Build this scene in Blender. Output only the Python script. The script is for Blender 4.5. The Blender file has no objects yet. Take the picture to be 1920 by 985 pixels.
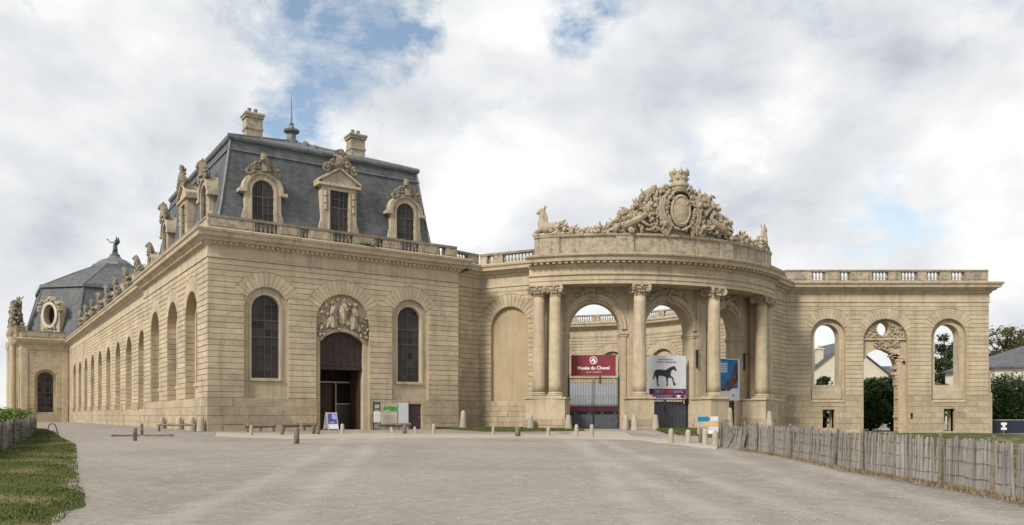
import bpy, bmesh, math, random
from mathutils import Vector, Matrix, noise
from mathutils.geometry import tessellate_polygon

R = math.radians
PI = math.pi
scene = bpy.context.scene
COL = scene.collection

# ------------------------------------------------------------------ camera
FPX = 1515.0                      # focal length in pixels of the 1920 px wide photograph
CAM_Z = 1.1
cam = bpy.data.cameras.new('camera')
cam.sensor_width = 36.0
cam.lens = FPX / 1920.0 * 36.0
cam.shift_y = (780 - 492.5) / 1920.0
cam.clip_start = 0.1
cam.clip_end = 5000.0
camo = bpy.data.objects.new('camera', cam)
camo.location = (0, 0, CAM_Z)
camo.rotation_euler = (R(90), 0, 0)
COL.objects.link(camo)
scene.camera = camo

# ------------------------------------------------------------------ sun and sky
SUN_AZ = math.atan2(-0.76, -0.65)     # azimuth of the sun (left, behind the camera)
SUN_EL = R(38)
sun = bpy.data.lights.new('sun', 'SUN')
sun.energy = 2.7
sun.angle = R(12)
sun.color = (1.0, 0.94, 0.85)
suno = bpy.data.objects.new('sun', sun)
sdir = Vector((math.cos(SUN_AZ) * math.cos(SUN_EL), math.sin(SUN_AZ) * math.cos(SUN_EL), math.sin(SUN_EL)))
suno.rotation_euler = sdir.to_track_quat('Z', 'Y').to_euler()
suno.location = (0, 0, 60)
COL.objects.link(suno)

scene.view_settings.view_transform = 'Standard'
scene.view_settings.look = 'None'
scene.view_settings.gamma = 1.0
scene.view_settings.use_curve_mapping = False
scene.view_settings.exposure = 0.55

world = bpy.data.worlds.new('World')
scene.world = world
world.use_nodes = True


class NT:
    """small helper to write node graphs"""
    def __init__(self, tree):
        self.t = tree
        self.n = tree.nodes
        self.l = tree.links

    def node(self, typ, **kw):
        nd = self.n.new(typ)
        for k, v in kw.items():
            setattr(nd, k, v)
        return nd

    def link(self, a, b):
        self.l.new(a, b)

    def put(self, sock, v):
        if hasattr(v, 'links') or hasattr(v, 'is_output'):
            self.l.new(v, sock)
        else:
            sock.default_value = v

    def math(self, op, a, b=0.0, c=0.0, clamp=False):
        m = self.node('ShaderNodeMath', operation=op, use_clamp=clamp)
        self.put(m.inputs[0], a)
        self.put(m.inputs[1], b)
        if len(m.inputs) > 2:
            self.put(m.inputs[2], c)
        return m.outputs[0]

    def vmath(self, op, a, b=(0, 0, 0), out=0):
        m = self.node('ShaderNodeVectorMath', operation=op)
        self.put(m.inputs[0], a)
        if b is not None:
            self.put(m.inputs[1], b)
        return m.outputs[out]

    def mix(self, fac, a, b, mode='MIX'):
        m = self.node('ShaderNodeMix', data_type='RGBA', blend_type=mode)
        self.put(m.inputs[0], fac)
        self.put(m.inputs[6], a if not isinstance(a, tuple) or len(a) == 4 else (*a, 1))
        self.put(m.inputs[7], b if not isinstance(b, tuple) or len(b) == 4 else (*b, 1))
        return m.outputs[2]

    def mul(self, vec, s):
        return self.vmath('MULTIPLY', vec, s)

    def noise(self, vec, scale, detail=4.0, rough=0.55, dist=0.0):
        m = self.node('ShaderNodeTexNoise')
        if vec is not None:
            self.put(m.inputs['Vector'], vec)
        m.inputs['Scale'].default_value = scale
        m.inputs['Detail'].default_value = detail
        m.inputs['Roughness'].default_value = rough
        m.inputs['Distortion'].default_value = dist
        return m.outputs[0]

    def ramp(self, fac, stops):
        m = self.node('ShaderNodeValToRGB')
        e = m.color_ramp.elements
        while len(e) < len(stops):
            e.new(0.5)
        for i, (p, c) in enumerate(stops):
            e[i].position = p
            e[i].color = (c, c, c, 1) if not isinstance(c, tuple) else (*c, 1)
        self.put(m.inputs[0], fac)
        return m.outputs[0]

    def rng(self, v, a, b, c, d):
        m = self.node('ShaderNodeMapRange')
        self.put(m.inputs[0], v)
        for i, x in enumerate((a, b, c, d)):
            m.inputs[i + 1].default_value = x
        return m.outputs[0]


def build_world():
    t = NT(world.node_tree)
    t.n.clear()
    out = t.node('ShaderNodeOutputWorld')
    bg = t.node('ShaderNodeBackground')
    sky = t.node('ShaderNodeTexSky')
    sky.sky_type = 'NISHITA'
    sky.sun_disc = False
    sky.sun_elevation = SUN_EL
    sky.sun_rotation = PI / 2 - SUN_AZ
    sky.air_density = 1.0
    sky.dust_density = 0.6
    sky.ozone_density = 1.6
    tc = t.node('ShaderNodeTexCoord')
    d = t.vmath('NORMALIZE', tc.outputs['Generated'], None)
    sep = t.node('ShaderNodeSeparateXYZ')
    t.link(d, sep.inputs[0])
    p = t.vmath('ADD', t.mul(d, (1.0, 1.0, 1.55)), (2.1, 0.4, 0.9))
    # cloud cover: heavy everywhere, torn open in a few places
    cover = t.noise(p, 2.0, 5.0, 0.55, 0.2)
    fine = t.noise(p, 7.5, 9.0, 0.64, 0.35)

    nz = t.node('ShaderNodeTexNoise')
    t.link(p, nz.inputs['Vector'])
    nz.inputs['Scale'].default_value = 9.0
    nz.inputs['Detail'].default_value = 5.0
    nz.inputs['Roughness'].default_value = 0.6
    dw = t.vmath('ADD', d, t.mul(t.vmath('SUBTRACT', nz.outputs['Color'], (0.5, 0.5, 0.5)), (0.22, 0.22, 0.16)))

    def hole(px, py, rad, amt):
        v = Vector(((px - 960) / FPX, 1.0, (780 - py) / FPX)).normalized()
        dd = t.vmath('DISTANCE', dw, tuple(v), out=1)
        g = t.rng(dd, 0.0, rad, 1.0, 0.0)
        return t.math('MULTIPLY', t.math('MULTIPLY', g, g), amt)
    dens = t.math('ADD', t.math('MULTIPLY', cover, 0.35), t.math('MULTIPLY', fine, 0.95))
    dens = t.math('ADD', dens, 0.10)
    for h in ((575, 15, .14, .28), (715, 65, .115, .52), (610, 120, .14, .22), (590, 245, .12, .35), (555, 190, .09, .20), (775, 10, .07, .30),
              (1092, 42, .075, .42), (1675, 415, .08, .20), (1655, 465, .07, .18), (1725, 440, .05, .14), (1850, 15, .12, .20), (480, 60, .09, .10)):
        dens = t.math('SUBTRACT', dens, hole(*h))
    alpha = t.rng(dens, 0.36, 0.68, 0.06, 1.0)
    # light tops and grey undersides: the cloud noise compared with itself a little towards the light
    b1 = t.noise(p, 2.6, 6.0, 0.52, 0.25)
    b2 = t.noise(t.vmath('ADD', p, (-0.05, -0.02, 0.10)), 2.6, 6.0, 0.52, 0.25)
    small = t.noise(t.vmath('ADD', p, (1.3, 7.2, 0.0)), 6.0, 7.0, 0.58, 0.3)
    shade = t.math('ADD', 0.40, t.math('MULTIPLY', t.math('SUBTRACT', b1, b2), 1.15))
    shade = t.math('ADD', shade, t.math('MULTIPLY', small, 0.22))
    for h in ((60, 420, .24, -.13), (330, 430, .16, -.07), (1000, 130, .14, -.06), (1290, 170, .18, -.12), (1600, 400, .16, -.10), (1850, 330, .14, -.06), (450, 40, .10, -.07),
              (120, 110, .28, .12), (1385, 300, .085, .22), (870, 380, .12, .05), (1480, 250, .10, .06), (950, 60, .14, .06), (620, 275, .05, .10), (700, 330, .08, .05)):
        shade = t.math('ADD', shade, hole(*h))
    ccol = t.ramp(shade, [(0.27, (0.345, 0.365, 0.405)), (0.41, (0.500, 0.516, 0.543)),
                          (0.52, (0.60, 0.607, 0.615)), (0.62, (0.70, 0.70, 0.695))])
    # the blue seen in the gaps
    skyc = t.mix(1.0, sky.outputs[0], (0.135, 0.128, 0.112), 'MULTIPLY')
    col = t.mix(alpha, skyc, ccol)
    t.link(col, bg.inputs[0])
    bg.inputs[1].default_value = 1.0
    t.link(bg.outputs[0], out.inputs[0])


build_world()

# ------------------------------------------------------------------ materials
MATS = {}


def new_mat(name):
    m = bpy.data.materials.new(name)
    m.use_nodes = True
    t = NT(m.node_tree)
    t.n.clear()
    out = t.node('ShaderNodeOutputMaterial')
    b = t.node('ShaderNodeBsdfPrincipled')
    t.link(b.outputs[0], out.inputs[0])
    MATS[name] = m
    return t, b


def set_spec(b, v):
    b.inputs['Specular IOR Level'].default_value = v


def stone(name, lo, hi, stain=(0.20, 0.16, 0.11), stain_amt=0.45, lichen=0.0, rough=0.9, bump=0.5, patch=0.35, warm=0.0, vary=0.09, grime=0.0, blocks=0.0):
    t, b = new_mat(name)
    geo = t.node('ShaderNodeNewGeometry')
    oi = t.node('ShaderNodeObjectInfo')
    pos = geo.outputs['Position']
    n1 = t.noise(pos, 0.55, 5.0, 0.6)
    base = t.mix(t.ramp(n1, [(0.3, 0.0), (0.7, 1.0)]), lo, hi)
    # piece to piece differences
    rnd = t.rng(oi.outputs['Random'], 0, 1, 1 - vary, 1 + vary)
    cc = t.node('ShaderNodeCombineColor')
    for i in range(3):
        t.link(rnd, cc.inputs[i])
    base = t.mix(1.0, base, cc.outputs[0], 'MULTIPLY')
    if blocks > 0:                # stones of slightly different quarry colour
        vo = t.node('ShaderNodeTexVoronoi')
        vo.inputs['Scale'].default_value = 1.0
        vo.inputs['Randomness'].default_value = 0.75
        t.link(t.mul(pos, (1.0, 1.0, 2.6)), vo.inputs['Vector'])
        sc = t.node('ShaderNodeSeparateColor')
        t.link(vo.outputs['Color'], sc.inputs[0])
        base = t.mix(t.math('MULTIPLY', sc.outputs[0], blocks * 2.2), base, (0.30, 0.245, 0.17))
        base = t.mix(t.math('MULTIPLY', t.ramp(sc.outputs[1], [(0.6, 0.0), (1.0, 1.0)]), blocks * 1.6), base, (0.56, 0.50, 0.40))
    if warm > 0:
        w = t.noise(t.vmath('ADD', pos, (11, 4, 2)), 0.45, 4.0, 0.6, 0.5)
        base = t.mix(t.math('MULTIPLY', t.ramp(w, [(0.5, 0.0), (0.72, 1.0)]), warm), base, (0.44, 0.28, 0.13))
    # streaks of water dirt running down
    st = t.noise(t.mul(pos, (2.2, 2.2, 0.22)), 1.0, 6.0, 0.65, 0.3)
    sf = t.math('MULTIPLY', t.ramp(st, [(0.50, 0.0), (0.74, 1.0)]), stain_amt)
    base = t.mix(sf, base, stain)
    # blotches
    bl = t.noise(pos, 1.7, 6.0, 0.68, 0.4)
    bf = t.math('MULTIPLY', t.ramp(bl, [(0.50, 0.0), (0.66, 1.0)]), patch)
    base = t.mix(bf, base, t.mix(0.5, stain, lo))
    if grime > 0:                 # broad grey soot and damp patches
        g = t.noise(t.vmath('ADD', t.mul(pos, (1.0, 1.0, 1.6)), (7, 13, 1)), 0.22, 5.0, 0.62, 0.8)
        base = t.mix(t.math('MULTIPLY', t.ramp(g, [(0.50, 0.0), (0.68, 1.0)]), grime), base, (0.215, 0.18, 0.14))
    fine = t.noise(pos, 14.0, 4.0, 0.7)
    base = t.mix(t.math('MULTIPLY', t.ramp(fine, [(0.35, 1.0), (0.6, 0.0)]), 0.22), base, stain)
    if lichen > 0:
        li = t.noise(t.vmath('ADD', pos, (5, 1, 8)), 3.1, 6.0, 0.7, 0.6)
        lf = t.math('MULTIPLY', t.ramp(li, [(0.48, 0.0), (0.62, 1.0)]), lichen)
        base = t.mix(lf, base, (0.115, 0.112, 0.085))
    t.link(base, b.inputs['Base Color'])
    b.inputs['Roughness'].default_value = rough
    set_spec(b, 0.25)
    bp = t.node('ShaderNodeBump')
    bp.inputs['Strength'].default_value = bump
    bp.inputs['Distance'].default_value = 0.03
    hh = t.math('ADD', t.noise(pos, 22.0, 4.0, 0.7), t.math('MULTIPLY', bl, 1.5))
    t.link(hh, bp.inputs['Height'])
    t.link(bp.outputs[0], b.inputs['Normal'])


def plain(name, col, rough=0.6, metal=0.0, spec=0.4, var=0.12, scale=6.0, bump=0.0):
    t, b = new_mat(name)
    geo = t.node('ShaderNodeNewGeometry')
    n = t.noise(geo.outputs['Position'], scale, 5.0, 0.62)
    c2 = tuple(min(1, c * (1 - var * 2)) for c in col)
    c3 = tuple(min(1, c * (1 + var)) for c in col)
    t.link(t.mix(t.ramp(n, [(0.3, 0.0), (0.7, 1.0)]), c2, c3), b.inputs['Base Color'])
    b.inputs['Roughness'].default_value = rough
    b.inputs['Metallic'].default_value = metal
    set_spec(b, spec)
    if bump:
        bp = t.node('ShaderNodeBump')
        bp.inputs['Strength'].default_value = bump
        bp.inputs['Distance'].default_value = 0.02
        t.link(t.noise(geo.outputs['Position'], scale * 3, 5.0, 0.65), bp.inputs['Height'])
        t.link(bp.outputs[0], b.inputs['Normal'])


def foliage(name, dark, light, trans=0.25):
    t, b = new_mat(name)
    geo = t.node('ShaderNodeNewGeometry')
    n = t.noise(geo.outputs['Position'], 1.3, 4.0, 0.6)
    n2 = t.noise(geo.outputs['Position'], 9.0, 3.0, 0.6)
    f = t.math('ADD', t.math('MULTIPLY', n, 0.55), t.math('MULTIPLY', n2, 0.45))
    t.link(t.mix(t.ramp(f, [(0.35, 0.0), (0.65, 1.0)]), dark, light), b.inputs['Base Color'])
    b.inputs['Roughness'].default_value = 0.65
    set_spec(b, 0.25)


stone('stone_wall', (0.462, 0.378, 0.250), (0.566, 0.473, 0.325), stain=(0.19, 0.16, 0.125), stain_amt=0.52, patch=0.36, grime=0.50, vary=0.10, blocks=0.15)
stone('stone_core', (0.377, 0.294, 0.181), (0.449, 0.357, 0.228), stain_amt=0.4, patch=0.3)
stone('stone_trim', (0.457, 0.376, 0.258), (0.548, 0.459, 0.328), stain=(0.15, 0.13, 0.10), stain_amt=0.62, patch=0.40, vary=0.04, grime=0.22, lichen=0.08)
stone('stone_dormer', (0.422, 0.350, 0.249), (0.533, 0.453, 0.338), stain=(0.12, 0.105, 0.085), stain_amt=0.55, patch=0.36, vary=0.05, lichen=0.26)
stone('stone_plinth', (0.377, 0.304, 0.206), (0.500, 0.410, 0.288), stain_amt=0.4, patch=0.5, lichen=0.14, warm=0.28, bump=0.9, vary=0.14, grime=0.5)
stone('stone_portal', (0.457, 0.373, 0.253), (0.548, 0.453, 0.320), stain=(0.17, 0.145, 0.11), stain_amt=0.58, patch=0.38, warm=0.26, vary=0.05, grime=0.30, blocks=0.08)
stone('stone_parapet', (0.361, 0.302, 0.218), (0.483, 0.409, 0.305), stain=(0.10, 0.09, 0.075), stain_amt=0.75, patch=0.5, lichen=0.62)
stone('stone_carved', (0.352, 0.288, 0.202), (0.512, 0.429, 0.310), stain=(0.12, 0.105, 0.08), stain_amt=0.5, patch=0.45, lichen=0.36, bump=0.8)
stone('stone_pale', (0.50, 0.45, 0.37), (0.62, 0.57, 0.48), stain_amt=0.3, patch=0.25)
stone('stone_post', (0.36, 0.315, 0.245), (0.46, 0.41, 0.33), stain_amt=0.4, patch=0.4, grime=0.3, lichen=0.15)
stone('stone_broken', (0.40, 0.32, 0.22), (0.52, 0.435, 0.315), stain=(0.25, 0.15, 0.09), stain_amt=0.45, patch=0.5, bump=1.0)
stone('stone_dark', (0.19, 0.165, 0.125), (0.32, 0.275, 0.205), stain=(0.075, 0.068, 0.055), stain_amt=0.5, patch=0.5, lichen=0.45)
stone('render_cream', (0.60, 0.56, 0.44), (0.68, 0.64, 0.52), stain_amt=0.15, patch=0.1)

plain('lead', (0.155, 0.165, 0.17), 0.55, 0.3, 0.4, 0.2, 3.0)
plain('iron', (0.035, 0.033, 0.035), 0.55, 0.4, 0.4, 0.2, 8.0)
plain('gate_panel', (0.075, 0.085, 0.10), 0.5, 0.2, 0.4, 0.15, 3.0)
plain('dark_wood', (0.045, 0.030, 0.026), 0.6, 0, 0.3, 0.25, 5.0)
plain('brown_wood', (0.085, 0.048, 0.030), 0.6, 0, 0.3, 0.3, 5.0)
plain('window_bar', (0.105, 0.092, 0.082), 0.6, 0, 0.3, 0.2, 6.0)
plain('steel', (0.42, 0.44, 0.45), 0.4, 0.6, 0.5, 0.05, 5.0)
plain('purple_door', (0.060, 0.032, 0.040), 0.55, 0, 0.35, 0.15, 3.0)
plain('maroon', (0.20, 0.030, 0.040), 0.6, 0, 0.3, 0.08, 2.0)
plain('maroon_dark', (0.095, 0.014, 0.032), 0.6, 0, 0.3, 0.1, 2.0)
plain('print_white', (0.78, 0.77, 0.75), 0.6, 0, 0.3, 0.04, 2.0)
plain('poster_grey', (0.60, 0.62, 0.645), 0.6, 0, 0.3, 0.06, 1.2)
plain('poster_blue', (0.010, 0.13, 0.34), 0.55, 0, 0.3, 0.25, 1.0)
plain('poster_light_blue', (0.08, 0.27, 0.50), 0.55, 0, 0.3, 0.2, 1.5)
plain('print_brown', (0.10, 0.060, 0.042), 0.6, 0, 0.3, 0.3, 2.0)
plain('print_black', (0.035, 0.034, 0.036), 0.6, 0, 0.3, 0.2, 3.0)
plain('print_red', (0.30, 0.04, 0.05), 0.6, 0, 0.3, 0.2, 3.0)
plain('print_purple', (0.30, 0.16, 0.34), 0.6, 0, 0.3, 0.2, 3.0)
plain('print_green', (0.045, 0.32, 0.06), 0.6, 0, 0.3, 0.2, 3.0)
plain('print_cream', (0.46, 0.42, 0.31), 0.6, 0, 0.3, 0.12, 3.0)
plain('print_violet', (0.11, 0.09, 0.42), 0.5, 0, 0.3, 0.2, 3.0)
plain('print_lilac', (0.45, 0.43, 0.70), 0.5, 0, 0.3, 0.15, 3.0)
plain('sign_orange', (0.66, 0.40, 0.17), 0.6, 0, 0.3, 0.06, 3.0)
plain('sign_blue', (0.012, 0.20, 0.36), 0.6, 0, 0.3, 0.08, 3.0)
plain('paint_grey', (0.36, 0.37, 0.37), 0.5, 0, 0.4, 0.05, 3.0)
plain('navy_panel', (0.018, 0.024, 0.045), 0.5, 0, 0.4, 0.15, 2.0)
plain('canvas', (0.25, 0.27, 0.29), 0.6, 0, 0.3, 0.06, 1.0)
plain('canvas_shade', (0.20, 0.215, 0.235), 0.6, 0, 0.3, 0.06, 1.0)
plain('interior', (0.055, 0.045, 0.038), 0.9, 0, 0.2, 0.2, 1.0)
plain('verdigris', (0.085, 0.105, 0.10), 0.6, 0.3, 0.4, 0.2, 2.0)
plain('log', (0.20, 0.168, 0.128), 0.85, 0, 0.2, 0.25, 6.0, 0.4)
plain('bark', (0.085, 0.066, 0.050), 0.9, 0, 0.2, 0.25, 6.0, 0.5)
plain('wire', (0.16, 0.15, 0.14), 0.6, 0.5, 0.4, 0.1, 6.0)
foliage('leaf_dark', (0.012, 0.024, 0.008), (0.045, 0.080, 0.022))
foliage('leaf_mid', (0.030, 0.060, 0.012), (0.085, 0.135, 0.030))
foliage('leaf_hedge', (0.040, 0.075, 0.010), (0.125, 0.180, 0.030))
foliage('leaf_autumn', (0.045, 0.055, 0.018), (0.135, 0.120, 0.045))


def glass_mat():
    t, b = new_mat('glass')
    oi = t.node('ShaderNodeObjectInfo')
    c = t.mix(oi.outputs['Random'], (0.010, 0.008, 0.008), (0.060, 0.050, 0.046))
    t.link(c, b.inputs['Base Color'])
    t.link(t.rng(oi.outputs['Random'], 0, 1, 0.12, 0.5), b.inputs['Roughness'])
    set_spec(b, 0.32)
    geo = t.node('ShaderNodeNewGeometry')
    bp = t.node('ShaderNodeBump')
    bp.inputs['Strength'].default_value = 0.25
    bp.inputs['Distance'].default_value = 0.02
    t.link(t.noise(geo.outputs['Position'], 5.0, 2.0, 0.5), bp.inputs['Height'])
    t.link(bp.outputs[0], b.inputs['Normal'])


glass_mat()


def slate_mat():
    t, b = new_mat('slate')
    uv = t.node('ShaderNodeUVMap')
    br = t.node('ShaderNodeTexBrick')
    t.link(uv.outputs[0], br.inputs['Vector'])
    br.inputs['Scale'].default_value = 1.0
    br.inputs['Brick Width'].default_value = 0.42
    br.inputs['Row Height'].default_value = 0.24
    br.inputs['Mortar Size'].default_value = 0.010
    br.inputs['Color1'].default_value = (0.058, 0.064, 0.070, 1)
    br.inputs['Color2'].default_value = (0.100, 0.108, 0.116, 1)
    br.inputs['Mortar'].default_value = (0.045, 0.050, 0.056, 1)
    geo = t.node('ShaderNodeNewGeometry')
    pos = geo.outputs['Position']
    n = t.noise(t.mul(pos, (1.2, 1.2, 0.25)), 1.0, 6.0, 0.62, 0.4)
    c = t.mix(t.math('MULTIPLY', t.ramp(n, [(0.42, 0.0), (0.68, 1.0)]), 0.6), br.outputs[0], (0.150, 0.152, 0.148))
    n2 = t.noise(pos, 2.4, 5.0, 0.6)
    c = t.mix(t.math('MULTIPLY', t.ramp(n2, [(0.5, 0.0), (0.7, 1.0)]), 0.45), c, (0.065, 0.066, 0.060))
    t.link(c, b.inputs['Base Color'])
    b.inputs['Roughness'].default_value = 0.62
    set_spec(b, 0.35)
    bp = t.node('ShaderNodeBump')
    bp.inputs['Strength'].default_value = 0.5
    bp.inputs['Distance'].default_value = 0.02
    t.link(br.outputs['Fac'], bp.inputs['Height'])
    bp.invert = True
    t.link(bp.outputs[0], b.inputs['Normal'])


slate_mat()


def picket_mat():
    t, b = new_mat('picket')
    oi = t.node('ShaderNodeObjectInfo')
    geo = t.node('ShaderNodeNewGeometry')
    pos = geo.outputs['Position']
    n = t.noise(t.mul(pos, (30, 30, 2.0)), 1.0, 4.0, 0.6)
    a = t.mix(oi.outputs['Random'], (0.24, 0.222, 0.20), (0.40, 0.38, 0.35))
    c = t.mix(t.math('MULTIPLY', t.ramp(n, [(0.4, 1.0), (0.62, 0.0)]), 0.5), a, (0.12, 0.10, 0.085))
    t.link(c, b.inputs['Base Color'])
    b.inputs['Roughness'].default_value = 0.88
    set_spec(b, 0.2)


picket_mat()


def ground_mat():
    t, b = new_mat('gravel')
    geo = t.node('ShaderNodeNewGeometry')
    pos = geo.outputs['Position']
    n0 = t.noise(pos, 0.10, 5.0, 0.6, 0.5)
    n1 = t.noise(pos, 1.3, 8.0, 0.72, 0.3)
    n2 = t.noise(pos, 17.0, 4.0, 0.7)
    n3 = t.noise(pos, 60.0, 3.0, 0.7)
    c = t.mix(t.ramp(n0, [(0.38, 0.0), (0.60, 1.0)]), (0.216, 0.193, 0.168), (0.296, 0.267, 0.235))
    c = t.mix(t.math('MULTIPLY', t.ramp(n1, [(0.42, 0.0), (0.62, 1.0)]), 0.55), c, (0.315, 0.288, 0.262))
    c = t.mix(t.math('MULTIPLY', t.ramp(n2, [(0.36, 1.0), (0.52, 0.0)]), 0.24), c, (0.21, 0.175, 0.14))
    c = t.mix(t.math('MULTIPLY', t.ramp(n3, [(0.55, 0.0), (0.70, 1.0)]), 0.30), c, (0.46, 0.42, 0.375))
    # wheel tracks: two pale curved bands swept by cars (pressed, dusty gravel)
    sep = t.node('ShaderNodeSeparateXYZ')
    t.link(pos, sep.inputs[0])
    wob = t.math('MULTIPLY', t.math('SUBTRACT', n1, 0.5), 1.0)
    tot = None
    for x0, k, q, wd in ((3.3, -0.010, 0.0000, .55), (4.9, -0.010, 0.0000, .45), (5.6, 0.155, 0.0016, .7), (7.4, 0.155, 0.0016, .6), (2.0, 0.06, 0.0002, .5),
                         (-3.6, -0.10, 0.0006, .5), (-5.2, -0.10, 0.0006, .5)):
        yy = t.math('SUBTRACT', sep.outputs[1], 12.0)
        line = t.math('ADD', x0, t.math('SUBTRACT', t.math('MULTIPLY', yy, k), t.math('MULTIPLY', t.math('MULTIPLY', yy, yy), q)))
        dx = t.math('ABSOLUTE', t.math('ADD', t.math('SUBTRACT', sep.outputs[0], line), wob))
        g = t.rng(dx, 0.05, wd, 1.0, 0.0)
        tot = g if tot is None else t.math('MAXIMUM', tot, g)
    n4 = t.noise(t.vmath('ADD', pos, (20, 3, 0)), 0.4, 4.0, 0.6)
    tot = t.math('MULTIPLY', t.math('MULTIPLY', tot, t.ramp(n4, [(0.34, 0.05), (0.58, 0.75)])), t.ramp(n2, [(0.35, 0.35), (0.6, 1.0)]))
    n5 = t.noise(pos, 4.0, 6.0, 0.75, 0.6)
    c = t.mix(t.math('MULTIPLY', t.ramp(n5, [(0.38, 1.0), (0.52, 0.0)]), 0.40), c, (0.165, 0.145, 0.122))
    n6 = t.noise(t.vmath('ADD', pos, (3, 9, 0)), 5.5, 5.0, 0.7, 0.4)
    c = t.mix(t.math('MULTIPLY', t.ramp(n6, [(0.55, 0.0), (0.66, 1.0)]), 0.5), c, (0.43, 0.40, 0.365))
    c = t.mix(t.math('MULTIPLY', tot, 0.85), c, (0.405, 0.372, 0.335))
    t.link(c, b.inputs['Base Color'])
    b.inputs['Roughness'].default_value = 0.95
    set_spec(b, 0.15)
    bp = t.node('ShaderNodeBump')
    bp.inputs['Strength'].default_value = 0.7
    bp.inputs['Distance'].default_value = 0.03
    t.link(t.math('ADD', n2, t.math('MULTIPLY', n3, 0.5)), bp.inputs['Height'])
    t.link(bp.outputs[0], b.inputs['Normal'])

    t, b = new_mat('path_pale')
    geo = t.node('ShaderNodeNewGeometry')
    pos = geo.outputs['Position']
    n1 = t.noise(pos, 0.8, 6.0, 0.65, 0.3)
    n2 = t.noise(pos, 20.0, 4.0, 0.7)
    c = t.mix(t.ramp(n1, [(0.35, 0.0), (0.65, 1.0)]), (0.335, 0.296, 0.243), (0.385, 0.345, 0.287))
    c = t.mix(t.math('MULTIPLY', t.ramp(n2, [(0.4, 1.0), (0.55, 0.0)]), 0.3), c, (0.33, 0.28, 0.21))
    t.link(c, b.inputs['Base Color'])
    b.inputs['Roughness'].default_value = 0.95
    set_spec(b, 0.15)

    t, b = new_mat('turf')
    geo = t.node('ShaderNodeNewGeometry')
    pos = geo.outputs['Position']
    n1 = t.noise(pos, 0.45, 6.0, 0.65, 0.3)
    n2 = t.noise(pos, 8.0, 4.0, 0.7)
    c = t.mix(n2, (0.034, 0.048, 0.011), (0.082, 0.092, 0.027))
    c = t.mix(t.ramp(n1, [(0.50, 0.0), (0.64, 0.8)]), c, (0.215, 0.178, 0.105))
    t.link(c, b.inputs['Base Color'])
    b.inputs['Roughness'].default_value = 0.95
    set_spec(b, 0.1)

    t, b = new_mat('grass_blade')
    geo = t.node('ShaderNodeNewGeometry')
    pos = geo.outputs['Position']
    n1 = t.noise(pos, 0.45, 6.0, 0.65, 0.3)
    n2 = t.noise(pos, 30.0, 2.0, 0.6)
    c = t.mix(n2, (0.050, 0.068, 0.015), (0.112, 0.125, 0.036))
    c = t.mix(t.ramp(n1, [(0.48, 0.0), (0.66, 0.7)]), c, (0.24, 0.205, 0.095))
    t.link(c, b.inputs['Base Color'])
    b.inputs['Roughness'].default_value = 0.8
    set_spec(b, 0.15)


ground_mat()

# ------------------------------------------------------------------ object helpers


def put(o, parent=None):
    COL.objects.link(o)
    if parent is not None:
        o.parent = parent
    return o


def thing(name, label, cat, loc=(0, 0, 0), rz=0.0, group=None):
    o = bpy.data.objects.new(name, None)
    o.empty_display_size = 0.3
    put(o)
    o.location = loc
    o.rotation_euler = (0, 0, rz)
    o['label'] = label
    o['category'] = cat
    if group:
        o['group'] = group
    return o


def tag(o, label, cat, group=None):
    o['label'] = label
    o['category'] = cat
    if group:
        o['group'] = group
    return o


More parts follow.
